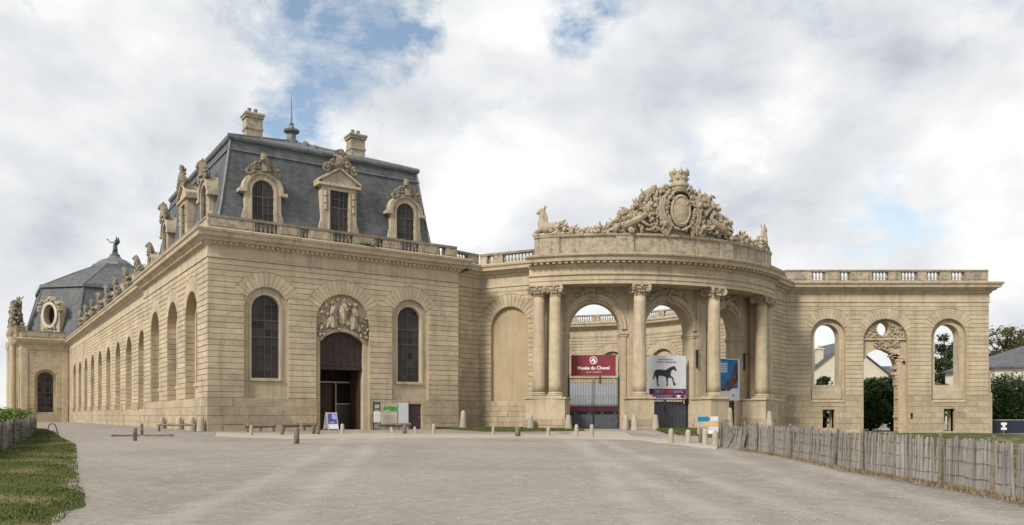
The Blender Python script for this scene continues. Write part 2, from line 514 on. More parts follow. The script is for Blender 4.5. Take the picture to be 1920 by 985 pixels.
class MB:
    def __init__(self):
        self.v = []
        self.f = []
        self.uv = {}

    def quad(self, *pts):
        i = len(self.v)
        self.v.extend(pts)
        self.f.append(tuple(range(i, i + len(pts))))

    def uvquad(self, pts, uvs):
        self.uv[len(self.f)] = uvs
        self.quad(*pts)

    def box(self, x0, x1, y0, y1, z0, z1, P=None):
        c = [(x0, y0, z0), (x1, y0, z0), (x1, y1, z0), (x0, y1, z0), (x0, y0, z1), (x1, y0, z1), (x1, y1, z1), (x0, y1, z1)]
        if P:
            c = [P(*q) for q in c]
        i = len(self.v)
        self.v.extend(c)
        for q in ((0, 3, 2, 1), (4, 5, 6, 7), (0, 1, 5, 4), (1, 2, 6, 5), (2, 3, 7, 6), (3, 0, 4, 7)):
            self.f.append(tuple(i + k for k in q))

    def bbox(self, x0, x1, y0, y1, z0, z1, c=0.02, P=None):
        """box with chamfered vertical and horizontal edges on all sides (simple bevel of the outline)"""
        rings = [(c, z0), (0, z0 + c), (0, z1 - c), (c, z1)]
        i = len(self.v)
        for ins, z in rings:
            for q in ((x0 + ins, y0 + ins), (x1 - ins, y0 + ins), (x1 - ins, y1 - ins), (x0 + ins, y1 - ins)):
                p = (q[0], q[1], z)
                self.v.append(P(*p) if P else p)
        for r in range(3):
            for k in range(4):
                a = i + r * 4 + k
                b = i + r * 4 + (k + 1) % 4
                self.f.append((a, b, b + 4, a + 4))
        self.f.append((i + 3, i + 2, i + 1, i))
        self.f.append((i + 12, i + 13, i + 14, i + 15))

    def panel(self, P, poly, d0, d1, ch=0.03):
        """prism of a polygon in (a,z); front edge chamfered"""
        n = len(poly)
        ar = sum(poly[k][0] * poly[(k + 1) % n][1] - poly[(k + 1) % n][0] * poly[k][1] for k in range(n))
        if ar < 0:
            poly = poly[::-1]
        ins = []
        for k in range(n):
            p0, p1, p2 = poly[k - 1], poly[k], poly[(k + 1) % n]
            e1 = Vector((p1[0] - p0[0], p1[1] - p0[1]))
            e2 = Vector((p2[0] - p1[0], p2[1] - p1[1]))
            if e1.length < 1e-6 or e2.length < 1e-6:
                ins.append(p1)
                continue
            e1.normalize()
            e2.normalize()
            n1 = Vector((-e1.y, e1.x))
            n2 = Vector((-e2.y, e2.x))
            m = n1 + n2
            if m.length < 1e-4:
                ins.append(p1)
                continue
            m.normalize()
            k_ = ch / max(0.45, m.dot(n1))
            ins.append((p1[0] + m.x * k_, p1[1] + m.y * k_))
        i = len(self.v)
        for q in poly:
            self.v.append(P(q[0], d0, q[1]))
        for q in poly:
            self.v.append(P(q[0], d1 - ch, q[1]))
        for q in ins:
            self.v.append(P(q[0], d1, q[1]))
        for r in range(2):
            for k in range(n):
                a = i + r * n + k
                b = i + r * n + (k + 1) % n
                self.f.append((a, b, b + n, a + n))
        self.f.append(tuple(i + 2 * n + k for k in range(n)))
        self.f.append(tuple(i + n - 1 - k for k in range(n)))

    def lathe(self, prof, n=12, c=(0, 0, 0), cap=True, M=None):
        i = len(self.v)
        for r, z in prof:
            for k in range(n):
                a = 2 * PI * k / n
                p = (c[0] + r * math.cos(a), c[1] + r * math.sin(a), c[2] + z)
                self.v.append(tuple(M @ Vector(p)) if M else p)
        for j in range(len(prof) - 1):
            for k in range(n):
                a = i + j * n + k
                b = i + j * n + (k + 1) % n
                self.f.append((a, b, b + n, a + n))
        if cap:
            self.f.append(tuple(i + n - 1 - k for k in range(n)))
            j = len(prof) - 1
            self.f.append(tuple(i + j * n + k for k in range(n)))

    def tube(self, pts, rad, n=6, cap=True):
        pts = [Vector(p) for p in pts]
        if not hasattr(rad, '__len__'):
            rad = [rad] * len(pts)
        i = len(self.v)
        up = Vector((0, 0, 1))
        prev = None
        for k, p in enumerate(pts):
            t = (pts[min(k + 1, len(pts) - 1)] - pts[max(k - 1, 0)])
            if t.length < 1e-9:
                t = Vector((0, 0, 1))
            t.normalize()
            if prev is None:
                ref = up if abs(t.z) < 0.9 else Vector((1, 0, 0))
                x = t.cross(ref).normalized()
            else:
                x = (prev - t * prev.dot(t))
                x = x.normalized() if x.length > 1e-6 else t.orthogonal().normalized()
            prev = x
            y = t.cross(x)
            for q in range(n):
                a = 2 * PI * q / n
                self.v.append(tuple(p + (x * math.cos(a) + y * math.sin(a)) * rad[k]))
        for k in range(len(pts) - 1):
            for q in range(n):
                a = i + k * n + q
                b = i + k * n + (q + 1) % n
                self.f.append((a, b, b + n, a + n))
        if cap:
            self.f.append(tuple(i + n - 1 - q for q in range(n)))
            k = len(pts) - 1
            self.f.append(tuple(i + k * n + q for q in range(n)))

    def sweep(self, path, prof, side=1.0, caps=True, closed_path=False):
        """closed profile [(d,z)] along a 2D path; d is measured to the left of the path (side=1)"""
        n = len(path)
        m = len(prof)
        i = len(self.v)
        for k in range(n):
            if closed_path:
                p0, p1, p2 = path[k - 1], path[k], path[(k + 1) % n]
            else:
                p0, p1, p2 = path[max(k - 1, 0)], path[k], path[min(k + 1, n - 1)]
            e1 = Vector((p1[0] - p0[0], p1[1] - p0[1]))
            e2 = Vector((p2[0] - p1[0], p2[1] - p1[1]))
            if e1.length < 1e-9:
                e1 = e2
            if e2.length < 1e-9:
                e2 = e1
            e1.normalize()
            e2.normalize()
            n1 = Vector((-e1.y, e1.x)) * side
            n2 = Vector((-e2.y, e2.x)) * side
            mm = (n1 + n2)
            mm.normalize()
            s = 1.0 / max(0.3, mm.dot(n1))
            for d, z in prof:
                self.v.append((p1[0] + mm.x * d * s, p1[1] + mm.y * d * s, z))
        for k in range(n if closed_path else n - 1):
            k2 = (k + 1) % n
            for q in range(m):
                a = i + k * m + q
                b = i + k * m + (q + 1) % m
                c = i + k2 * m + (q + 1) % m
                d = i + k2 * m + q
                self.f.append((a, b, c, d))
        if caps and not closed_path:
            self.f.append(tuple(i + m - 1 - q for q in range(m)))
            self.f.append(tuple(i + (n - 1) * m + q for q in range(m)))

    def mesh(self, name, fix=True):
        me = bpy.data.meshes.new(name)
        me.from_pydata([tuple(p) for p in self.v], [], self.f)
        if self.uv:
            lay = me.uv_layers.new(name='UVMap')
            for fi, uvs in self.uv.items():
                p = me.polygons[fi]
                for li, u in zip(p.loop_indices, uvs):
                    lay.data[li].uv = u
        if fix:
            bm = bmesh.new()
            bm.from_mesh(me)
            if not self.uv:
                bmesh.ops.remove_doubles(bm, verts=bm.verts, dist=0.0004)
            bmesh.ops.recalc_face_normals(bm, faces=bm.faces)
            bm.to_mesh(me)
            bm.free()
        return me

    def obj(self, name, mat, parent=None, smooth=False, fix=True):
        me = self.mesh(name, fix)
        if mat:
            me.materials.append(MATS[mat])
        if smooth:
            me.polygons.foreach_set('use_smooth', [True] * len(me.polygons))
        return put(bpy.data.objects.new(name, me), parent)


def dup(o, parent=None, loc=None, rot=None, scl=None):
    c = o.copy()
    COL.objects.link(c)
    c.parent = parent
    if loc is not None:
        c.location = loc
    if rot is not None:
        c.rotation_euler = rot
    if scl is not None:
        c.scale = scl
    return c


def dup_tree(o, parent=None, loc=None, rot=None, scl=None):
    c = dup(o, parent, loc, rot, scl)
    for ch in list(o.children):
        dup_tree(ch, c)
    return c


_bm = bmesh.new()
bmesh.ops.create_icosphere(_bm, subdivisions=1, radius=1.0)
_bm.verts.ensure_lookup_table()
ICO_V = [v.co.copy() for v in _bm.verts]
ICO_F = [tuple(v.index for v in f.verts) for f in _bm.faces]
_bm.free()


def lump(mb, c, r, rng, rot=None, rough=0.12):
    M = rot or Matrix.Rotation(rng.uniform(0, PI), 3, Vector((rng.uniform(-1, 1), rng.uniform(-1, 1), rng.uniform(-1, 1) + 0.01)).normalized())
    i = len(mb.v)
    for v in ICO_V:
        k = 1 + rng.uniform(-rough, rough)
        q = M @ Vector((v.x * r[0] * k, v.y * r[1] * k, v.z * r[2] * k))
        mb.v.append((c[0] + q.x, c[1] + q.y, c[2] + q.z))
    for f in ICO_F:
        mb.f.append(tuple(i + k for k in f))


def plant_leaf(mb, c, L, w, ang, tilt, curl=0.35, d=0.08, P=None):
    """carved acanthus leaf lying in the wall plane: rises from c along angle ang, curls outward"""
    n = 5
    i = len(mb.v)
    ca, sa = math.cos(ang), math.sin(ang)
    for k in range(n + 1):
        t = k / n
        ww = w * math.sin(PI * min(1, 0.15 + t * 0.85)) * (1 - 0.3 * t) + 0.01
        out = d + curl * L * t * t
        x = c[0] + ca * L * t
        z = c[2] + sa * L * t
        for s, dd in ((-1, -0.02), (0, 0.06 * L), (1, -0.02)):
            p = (x - sa * ww * s, c[1] - out - dd, z + ca * ww * s)
            mb.v.append(P(*p) if P else p)
        p = (x, c[1] - out + 0.10, z)
        mb.v.append(P(*p) if P else p)
    for k in range(n):
        for q in range(4):
            a = i + k * 4 + q
            b = i + k * 4 + (q + 1) % 4
            mb.f.append((a, b, b + 4, a + 4))
    mb.f.append((i, i + 1, i + 2, i + 3))
    mb.f.append(tuple(i + n * 4 + q for q in (3, 2, 1, 0)))


def scroll(mb, c, r, turns, width, rng, flip=1, P=None, start=0.0):
    pts = []
    rad = []
    n = int(14 * turns)
    for k in range(n + 1):
        t = k / n
        a = start + flip * t * turns * 2 * PI
        rr = r * (1 - 0.82 * t)
        p = (c[0] + rr * math.cos(a), c[1], c[2] + rr * math.sin(a))
        pts.append(P(*p) if P else p)
        rad.append(width * (1 - 0.5 * t))
    mb.tube(pts, rad, 6)


# ------------------------------------------------------------------ wall helpers


def opening(c, hw, zb, zs, kind='round', rise=None, n=14):
    """an opening: centre, half width, bottom, spring height. kind round/flat/segment/oval"""
    x0, x1 = c - hw, c + hw
    if kind == 'flat':
        ft = lambda x: zs
        pts = [x0, x1]
    elif kind == 'segment':
        r = (hw * hw + rise * rise) / (2 * rise)
        ft = lambda x: zs + rise - r + math.sqrt(max(0, r * r - (x - c) ** 2))
        pts = [x0 + (x1 - x0) * k / n for k in range(n + 1)]
    else:
        ft = lambda x: zs + math.sqrt(max(0, hw * hw - (x - c) ** 2))
        pts = [c - hw * math.cos(PI * k / n) for k in range(n + 1)]
    return dict(x0=x0, x1=x1, fb=(lambda x: zb), ft=ft, pts=pts)


def oval(c, zc, rx, rz, n=16):
    g = lambda x: rz * math.sqrt(max(0, 1 - ((x - c) / rx) ** 2))
    return dict(x0=c - rx, x1=c + rx, fb=lambda x: zc - g(x), ft=lambda x: zc + g(x),
                pts=[c - rx * math.cos(PI * k / n) for k in range(n + 1)])


def profile_opening(pts_bottom, pts_top):
    """free outline: two polylines with the same x range"""
    def interp(pl):
        def f(x):
            for (xa, za), (xb, zb) in zip(pl[:-1], pl[1:]):
                if xa - 1e-9 <= x <= xb + 1e-9:
                    return za + (zb - za) * ((x - xa) / (xb - xa) if xb > xa else 0)
            return pl[0][1] if x < pl[0][0] else pl[-1][1]
        return f
    xs = sorted(set([p[0] for p in pts_bottom] + [p[0] for p in pts_top]))
    return dict(x0=xs[0], x1=xs[-1], fb=interp(pts_bottom), ft=interp(pts_top), pts=xs)


def wall_mb(P, a0, a1, z0, z1, d0, d1, ops=(), breaks=(), mb=None):
    """solid wall from d0 (front) to d1 (back) with openings cut through it"""
    mb = mb or MB()
    zt = z1 if callable(z1) else (lambda x: z1)
    bs = {round(a0, 5), round(a1, 5)}
    for o in ops:
        bs.update(round(x, 5) for x in o['pts'] if a0 < x < a1)
    bs.update(round(b, 5) for b in breaks if a0 < b < a1)
    bs = sorted(bs)
    for xa, xb in zip(bs[:-1], bs[1:]):
        xm = (xa + xb) / 2
        act = sorted([o for o in ops if o['x0'] <= xm <= o['x1']], key=lambda o: o['fb'](xm))
        lo = (z0, z0)
        iv = []
        for o in act:
            iv.append((lo, (o['fb'](xa), o['fb'](xb))))
            lo = (o['ft'](xa), o['ft'](xb))
        iv.append((lo, (zt(xa), zt(xb))))
        for (la, lb), (ha, hb) in iv:
            if ha - la < 1e-4 and hb - lb < 1e-4:
                continue
            A, B, C, D = (xa, la), (xb, lb), (xb, hb), (xa, ha)
            mb.quad(*[P(q[0], d0, q[1]) for q in (A, B, C, D)])
            mb.quad(*[P(q[0], d1, q[1]) for q in (D, C, B, A)])
            mb.quad(P(xa, d0, la), P(xa, d1, la), P(xb, d1, lb), P(xb, d0, lb))
            mb.quad(P(xa, d0, ha), P(xb, d0, hb), P(xb, d1, hb), P(xa, d1, ha))
    for o in ops:
        for x in (o['x0'], o['x1']):
            if a0 < x < a1 and o['ft'](x) - o['fb'](x) > 1e-3:
                mb.quad(P(x, d0, o['fb'](x)), P(x, d1, o['fb'](x)), P(x, d1, o['ft'](x)), P(x, d0, o['ft'](x)))
    for x in (a0, a1):
        mb.quad(P(x, d0, z0), P(x, d1, z0), P(x, d1, zt(x)), P(x, d0, zt(x)))
    return mb


def course_half(b, z):
    c, hw, zb, zs, Ro, th = b
    if z < zb - 1e-6:
        return 0.0
    dz = z - zs
    if dz <= 0:
        return hw
    if dz >= Ro:
        return 0.0
    if dz >= Ro * math.sin(th):
        return math.sqrt(Ro * Ro - dz * dz)
    h = math.sqrt(max(0, hw * hw - dz * dz))
    return max(h, dz / math.tan(th))


COURSE = 0.385


def courses(P, a0, a1, z0, z1, blocks, parent, mat='stone_wall', proud=0.048, gap=0.017, joined=None, rng=None, name='stone_course', h=COURSE):
    """rows of flat-faced ashlar between the openings; each row piece is an object (or goes into 'joined')"""
    n = max(1, round((z1 - z0) / h))
    hh = (z1 - z0) / n
    for r in range(n):
        za, zb = z0 + r * hh + gap, z0 + (r + 1) * hh - gap
        edges = []
        for b in sorted(blocks, key=lambda q: q[0]):
            ha, hb = course_half(b, za), course_half(b, zb)
            if ha <= 0 and hb <= 0:
                continue
            edges.append((b[0], ha, hb))
        left = (a0, a0)
        segs = []
        for c, ha, hb in edges:
            segs.append((left, (c - ha - gap, c - hb - gap)))
            left = (c + ha + gap, c + hb + gap)
        segs.append((left, (a1, a1)))
        if any(hb <= 0 < ha for c, ha, hb in edges):
            # the row that closes over the top of an arch: cut its lower edge to the curve of the arch
            cuts = sorted([b[0] for b in blocks if course_half(b, za) > 0 >= course_half(b, zb)])
            bb = {b[0]: b for b in blocks}
            ends = [a0] + cuts + [a1]
            for q in range(len(ends) - 1):
                low = []
                if q > 0:
                    c_, hw_, zb_, zs_, Ro_, th_ = bb[ends[q]]
                    h0 = course_half(bb[ends[q]], za)
                    low += [(c_ + h0 * k / 4 + gap * .5, max(za, zs_ + math.sqrt(Ro_ ** 2 - (h0 * k / 4) ** 2) + gap)) for k in range(4)] + [(c_ + h0 + gap, za)]
                else:
                    low += [(a0, za)]
                if q < len(ends) - 2:
                    c_, hw_, zb_, zs_, Ro_, th_ = bb[ends[q + 1]]
                    h0 = course_half(bb[ends[q + 1]], za)
                    low += [(c_ - h0 - gap, za)] + [(c_ - h0 * k / 4 - gap * .5, max(za, zs_ + math.sqrt(Ro_ ** 2 - (h0 * k / 4) ** 2) + gap)) for k in (3, 2, 1, 0)]
                else:
                    low += [(a1, za)]
                poly = [p for p in low if p[1] < zb - .01]
                xl = ends[q] if q == 0 else (poly[0][0] if low[0][1] >= zb - .01 else ends[q] + gap * .5)
                xr = ends[q + 1] if q == len(ends) - 2 else (poly[-1][0] if low[-1][1] >= zb - .01 else ends[q + 1] - gap * .5)
                poly = poly + [(xr, zb), (xl, zb)]
                mb = joined if joined is not None else MB()
                mb.panel(P, poly, -0.02, proud, 0.02)
                if joined is None:
                    mb.obj(name, mat, parent)
            continue
        for (la, lb), (ra, rb) in segs:
            if max(ra - la, rb - lb) < 0.06:
                continue
            ra = max(ra, la + 0.01)
            rb = max(rb, lb + 0.01)
            pr = proud + (rng.uniform(-0.008, 0.008) if rng else 0)
            mb = joined if joined is not None else MB()
            mb.panel(P, [(la, za), (ra, za), (rb, zb), (lb, zb)], -0.02, pr, 0.022)
            if joined is None:
                mb.obj(name, mat, parent)


def voussoirs(P, c, hw, zs, Ro, th, parent, n=13, mat='stone_wall', proud=0.044, gap=0.009, joined=None):
    for k in range(n):
        t0 = th + (PI - 2 * th) * k / n
        t1 = th + (PI - 2 * th) * (k + 1) / n
        g0, g1 = gap / Ro, gap / hw
        poly = [(c + hw * math.cos(t0 + g1), zs + hw * math.sin(t0 + g1)), (c + Ro * math.cos(t0 + g0), zs + Ro * math.sin(t0 + g0)),
                (c + Ro * math.cos(t1 - g0), zs + Ro * math.sin(t1 - g0)), (c + hw * math.cos(t1 - g1), zs + hw * math.sin(t1 - g1))]
        mb = joined if joined is not None else MB()
        mb.panel(P, poly, -0.02, proud, 0.025)
        if joined is None:
            mb.obj('voussoir', mat, parent)


def blocks_rows(P, a0, a1, z0, z1, parent, skips, rng, rows=4, bw=1.25, mat='stone_plinth', proud=0.06, name='plinth_block', joined=None):
    hh = (z1 - z0) / rows
    for r in range(rows):
        za, zb = z0 + r * hh + 0.006, z0 + (r + 1) * hh - 0.006
        x = a0
        first = True
        while x < a1 - 0.02:
            w = bw * rng.uniform(0.7, 1.35)
            if first and r % 2:
                w *= 0.55
            first = False
            xe = min(a1, x + w)
            if a1 - xe < 0.4:
                xe = a1
            segs = [(x + 0.006, xe - 0.006)]
            for s0, s1, sz0, sz1 in skips:
                if sz1 <= za + 0.05 or sz0 >= zb - 0.05:
                    continue
                ns = []
                for p, q in segs:
                    if q <= s0 or p >= s1:
                        ns.append((p, q))
                    else:
                        if p < s0:
                            ns.append((p, s0))
                        if q > s1:
                            ns.append((s1, q))
                segs = ns
            for p, q in segs:
                if q - p < 0.1:
                    continue
                mb = joined if joined is not None else MB()
                mb.panel(P, [(p, za), (q, za), (q, zb), (p, zb)], -0.02, proud + rng.uniform(-0.018, 0.018), 0.014)
                if joined is None:
                    mb.obj(name, mat, parent)
            x = xe


def band_arch(mb, P, c, r0, r1, zs, zb, d0, d1, n=18):
    """flat moulded band following an arch and running down its jambs to zb"""
    pts = []
    if zb < zs - 0.01:
        pts.append((c + r0, c + r1, zb, zb))
    for k in range(n + 1):
        a = PI * k / n
        pts.append((c + r0 * math.cos(a), c + r1 * math.cos(a), zs + r0 * math.sin(a), zs + r1 * math.sin(a)))
    if zb < zs - 0.01:
        pts.append((c - r0, c - r1, zb, zb))
    i = len(mb.v)
    for xa, xb, za, zb_ in pts:
        mb.v += [P(xa, d0, za), P(xa, d1, za), P(xb, d1, zb_), P(xb, d0, zb_)]
    for k in range(len(pts) - 1):
        for q in range(4):
            a = i + k * 4 + q
            b = i + k * 4 + (q + 1) % 4
            mb.f.append((a, b, b + 4, a + 4))
    mb.f.append((i, i + 1, i + 2, i + 3))
    e = i + (len(pts) - 1) * 4
    mb.f.append((e + 3, e + 2, e + 1, e))


# baluster shared mesh
BAL = None


def baluster_mesh():
    global BAL
    if BAL is None:
        m = MB()
        m.box(-0.085, 0.085, -0.085, 0.085, 0, 0.06)
        m.lathe([(0.055, 0.06), (0.075, 0.10), (0.105, 0.18), (0.10, 0.26), (0.065, 0.38), (0.045, 0.48), (0.07, 0.52), (0.075, 0.56)], 8)
        m.box(-0.085, 0.085, -0.085, 0.085, 0.56, 0.61)
        BAL = m.mesh('baluster')
        BAL.materials.append(MATS['stone_parapet'])
    return BAL


def parapet(P, a0, a1, z, groups, parent, d=-0.30, th=0.42, height=1.0, mat='stone_parapet', rail_end=0.0):
    """stone parapet with solid panels and groups of balusters; groups = [(centre, n balusters)]"""
    sp = 0.30
    zp, zr = z + 0.18, z + height - 0.17
    m = MB()
    m.box(a0, a1, d - th / 2 - 0.04, d + th / 2 + 0.04, z - 0.02, zp, P)
    m.obj('parapet_base', mat, parent)
    m = MB()
    m.box(a0 - rail_end, a1 + rail_end, d - th / 2 - 0.05, d + th / 2 + 0.05, zr, z + height, P)
    m.obj('parapet_rail', 'stone_dark', parent)
    x = a0
    gaps = [(c - n * sp / 2, c + n * sp / 2, n) for c, n in sorted(groups)]
    for g0, g1, n in gaps + [(a1, a1, 0)]:
        if g0 - x > 0.05:
            m = MB()
            m.bbox(x, g0, d - th / 2, d + th / 2, zp - 0.002, zr + 0.002, 0.003, P)
            if g0 - x > 0.9:
                m.panel(P, [(x + .18, zp + .09), (g0 - .18, zp + .09), (g0 - .18, zr - .09), (x + .18, zr - .09)], d + th / 2 - 0.01, d + th / 2 + 0.035, 0.02)
            m.obj('parapet_panel', mat, parent)
        for k in range(n):
            b = put(bpy.data.objects.new('baluster', baluster_mesh()), parent)
            q = P(g0 + sp * (k + 0.5), d, zp)
            b.location = q
            b.scale = (1, 1, (zr - zp) / 0.61)
        x = g1


def window(P, c, hw, zb, zs, d, parent, cols=4, rows=9, arch=True, frame_t=0.09, transoms=(), name='window'):
    """iron and timber window: frame, glazing bars and separate panes"""
    top = zs + (hw if arch else 0)
    w = MB()
    if arch:
        band_arch(w, P, c, hw - frame_t, hw + 0.02, zs, zb, d - 0.06, d + 0.05, 14)
    else:
        w.box(c - hw, c - hw + frame_t, d - 0.06, d + 0.05, zb, zs, P)
        w.box(c + hw - frame_t, c + hw, d - 0.06, d + 0.05, zb, zs, P)
        w.box(c - hw + frame_t, c + hw - frame_t, d - 0.06, d + 0.05, zs - frame_t, zs, P)
    w.box(c - hw + frame_t, c + hw - frame_t, d - 0.06, d + 0.05, zb, zb + frame_t, P)
    wo = w.obj(name, 'window_bar', parent)

    def half(z):
        if not arch or z <= zs:
            return hw
        return math.sqrt(max(0, hw * hw - (z - zs) ** 2))
    bars = MB()
    zz = [zb + (top - zb) * r / rows for r in range(rows + 1)]
    for r in range(1, rows):
        h = half(zz[r]) - 0.02
        t = 0.045 if r in transoms else 0.016
        if h > 0.1:
            bars.box(c - h, c + h, d - 0.02, d + (0.045 if r in transoms else 0.02), zz[r] - t, zz[r] + t, P)
    xx = [c - hw + 2 * hw * k / cols for k in range(cols + 1)]
    for k in range(1, cols):
        zt = top if not arch else zs + math.sqrt(max(0, hw * hw - (xx[k] - c) ** 2))
        t = 0.03 if 2 * k == cols else 0.014
        bars.box(xx[k] - t, xx[k] + t, d - 0.022, d + 0.022, zb + 0.03, zt - 0.02, P)
    bars.obj('glazing_bars', 'window_bar', wo)
    rg = random.Random(int(c * 100) + rows)
    for r in range(rows):
        for k in range(cols):
            x0, x1 = xx[k] + 0.008, xx[k + 1] - 0.008
            z0, z1 = zz[r] + 0.008, zz[r + 1] - 0.008
            if arch and z1 > zs:
                h0 = half(z0)
                l0, r0 = max(x0, c - h0 - .01), min(x1, c + h0 + .01)
                if r0 - l0 < 0.02:
                    continue
                l1, r1 = l0, r0
            else:
                l0, r0, l1, r1 = x0, x1, x0, x1
            t1, t2, t3 = (rg.uniform(-0.008, 0.008) for _ in range(3))
            m = MB()
            m.quad(P(l0, d - .012 + t1, z0), P(r0, d - .012 + t2, z0), P(r1, d - .012 + t3, z1), P(l1, d - .012 + t1 + t3 - t2, z1))
            m.quad(P(l0, d - .022 + t1, z0), P(l1, d - .022 + t1 + t3 - t2, z1), P(r1, d - .022 + t3, z1), P(r0, d - .022 + t2, z0))
            m.obj('pane', 'glass', wo, fix=False)
    return wo


CORNICE = [(0.0, 11.35), (0.10, 11.35), (0.10, 11.46), (0.05, 11.50), (0.05, 12.12), (0.16, 12.18), (0.22, 12.34), (0.42, 12.40),
           (0.50, 12.56), (0.74, 12.62), (0.78, 12.84), (0.88, 12.92), (0.92, 13.06), (0.84, 13.12), (-0.55, 13.17), (-0.55, 11.35)]
CORNICE_Z = 13.16
WALL_TOP = 11.36
PLINTH_Z = 2.28


# ------------------------------------------------------------------ ground heights
GP = [(-50, -.55), (15, -.50), (32, -.36), (44, -.12), (53, -.08), (62, .10), (70, .12), (3000, .12)]


def gz(x, y):
    ye = y + max(0.0, -x) * 0.5 if y < 62 else max(y, 62)
    drop = min(1.0, max(0.0, (x - 16.0) / 10.0)) * min(1.0, max(0.0, (y - 34.0) / 16.0)) * min(1.0, max(0.0, (120.0 - y) / 20.0))
    drop = 0.62 * drop * drop * (3 - 2 * drop)
    for (ya, za), (yb, zb) in zip(GP[:-1], GP[1:]):
        if ya <= ye <= yb:
            t = (ye - ya) / (yb - ya)
            t = t * t * (3 - 2 * t) * 0.5 + t * 0.5
            return za + (zb - za) * t - drop
    return GP[-1][1]


def on_ground(px, py):
    """where the line of sight through a photo pixel meets the ground"""
    y = 40.0
    for _ in range(60):
        x = (px - 960) / FPX * y
        dz = CAM_Z - gz(x, y)
        yn = dz * FPX / max(6.0, (py - 780))
        y = y * 0.6 + yn * 0.4
    x = (px - 960) / FPX * y
    return Vector((x, y, gz(x, y)))

# ================================================================== GROUND
def structure(o, label=None):
    o['kind'] = 'structure'
    if label:
        o['label'] = label
    return o


def build_ground():
    ys = [-40, -10, 0, 4, 8] + [10 + 0.8 * k for k in range(70)] + [67, 72, 80, 95, 120, 160, 240, 400, 800, 2500]
    xs = [-2500, -800, -400, -200, -120, -90] + [-72 + 1.2 * k for k in range(110)] + [62, 70, 90, 130, 200, 400, 800, 2500]
    v, f = [], []
    for y in ys:
        for x in xs:
            z = gz(x, y)
            if 5 < y < 60 and abs(x) < 40:
                z += 0.035 * noise.noise(Vector((x * 0.35, y * 0.35, 0))) + 0.02 * noise.noise(Vector((x * 1.1, y * 1.1, 4)))
            v.append((x, y, z))
    n = len(xs)
    for j in range(len(ys) - 1):
        for i in range(n - 1):
            a = j * n + i
            f.append((a, a + 1, a + n + 1, a + n))
    me = bpy.data.meshes.new('ground')
    me.from_pydata(v, [], f)
    me.materials.append(MATS['gravel'])
    me.polygons.foreach_set('use_smooth', [True] * len(me.polygons))
    structure(put(bpy.data.objects.new('ground', me)), 'wide forecourt of pale beige gravel with wheel tracks')


build_ground()


def ribbon(name, left, right, mat, lift, label, sub=24):
    """a sheet between two polylines that follows the ground"""
    def samp(pl, t):
        L = [0]
        for a, b in zip(pl[:-1], pl[1:]):
            L.append(L[-1] + math.dist(a, b))
        s = t * L[-1]
        for k in range(len(pl) - 1):
            if s <= L[k + 1] + 1e-9:
                u = (s - L[k]) / max(1e-9, L[k + 1] - L[k])
                return (pl[k][0] + (pl[k + 1][0] - pl[k][0]) * u, pl[k][1] + (pl[k + 1][1] - pl[k][1]) * u)
        return pl[-1]
    m = MB()
    w = 8
    grid = []
    rg = random.Random(len(name))
    for i in range(sub + 1):
        a, b = samp(left, i / sub), samp(right, i / sub)
        row = []
        for j in range(w + 1):
            u = j / w
            x, y = a[0] + (b[0] - a[0]) * u, a[1] + (b[1] - a[1]) * u
            if j in (0, w):
                x += rg.uniform(-.15, .15)
                y += rg.uniform(-.15, .15)
            z = gz(x, y) + lift + (0.05 if 0 < j < w else -0.03)
            row.append((x, y, z))
        grid.append(row)
    for i in range(sub):
        for j in range(w):
            m.quad(grid[i][j], grid[i][j + 1], grid[i + 1][j + 1], grid[i + 1][j])
    o = m.obj(name, mat, None, smooth=True)
    structure(o, label)
    return o, samp


# ================================================================== END PAVILION (left)
UX, UY = 0.8306, 0.5568
PAV0 = (-570 / FPX * 52.0, 52.0)
PAV_RZ = math.atan2(UY, UX)


def Fr(a, s, z=0.0):
    return (PAV0[0] + UX * a - UY * s, PAV0[1] + UY * a + UX * s, z)


PAV_W, PAV_L = 18.5, 23.0
BASE_Z = -0.6


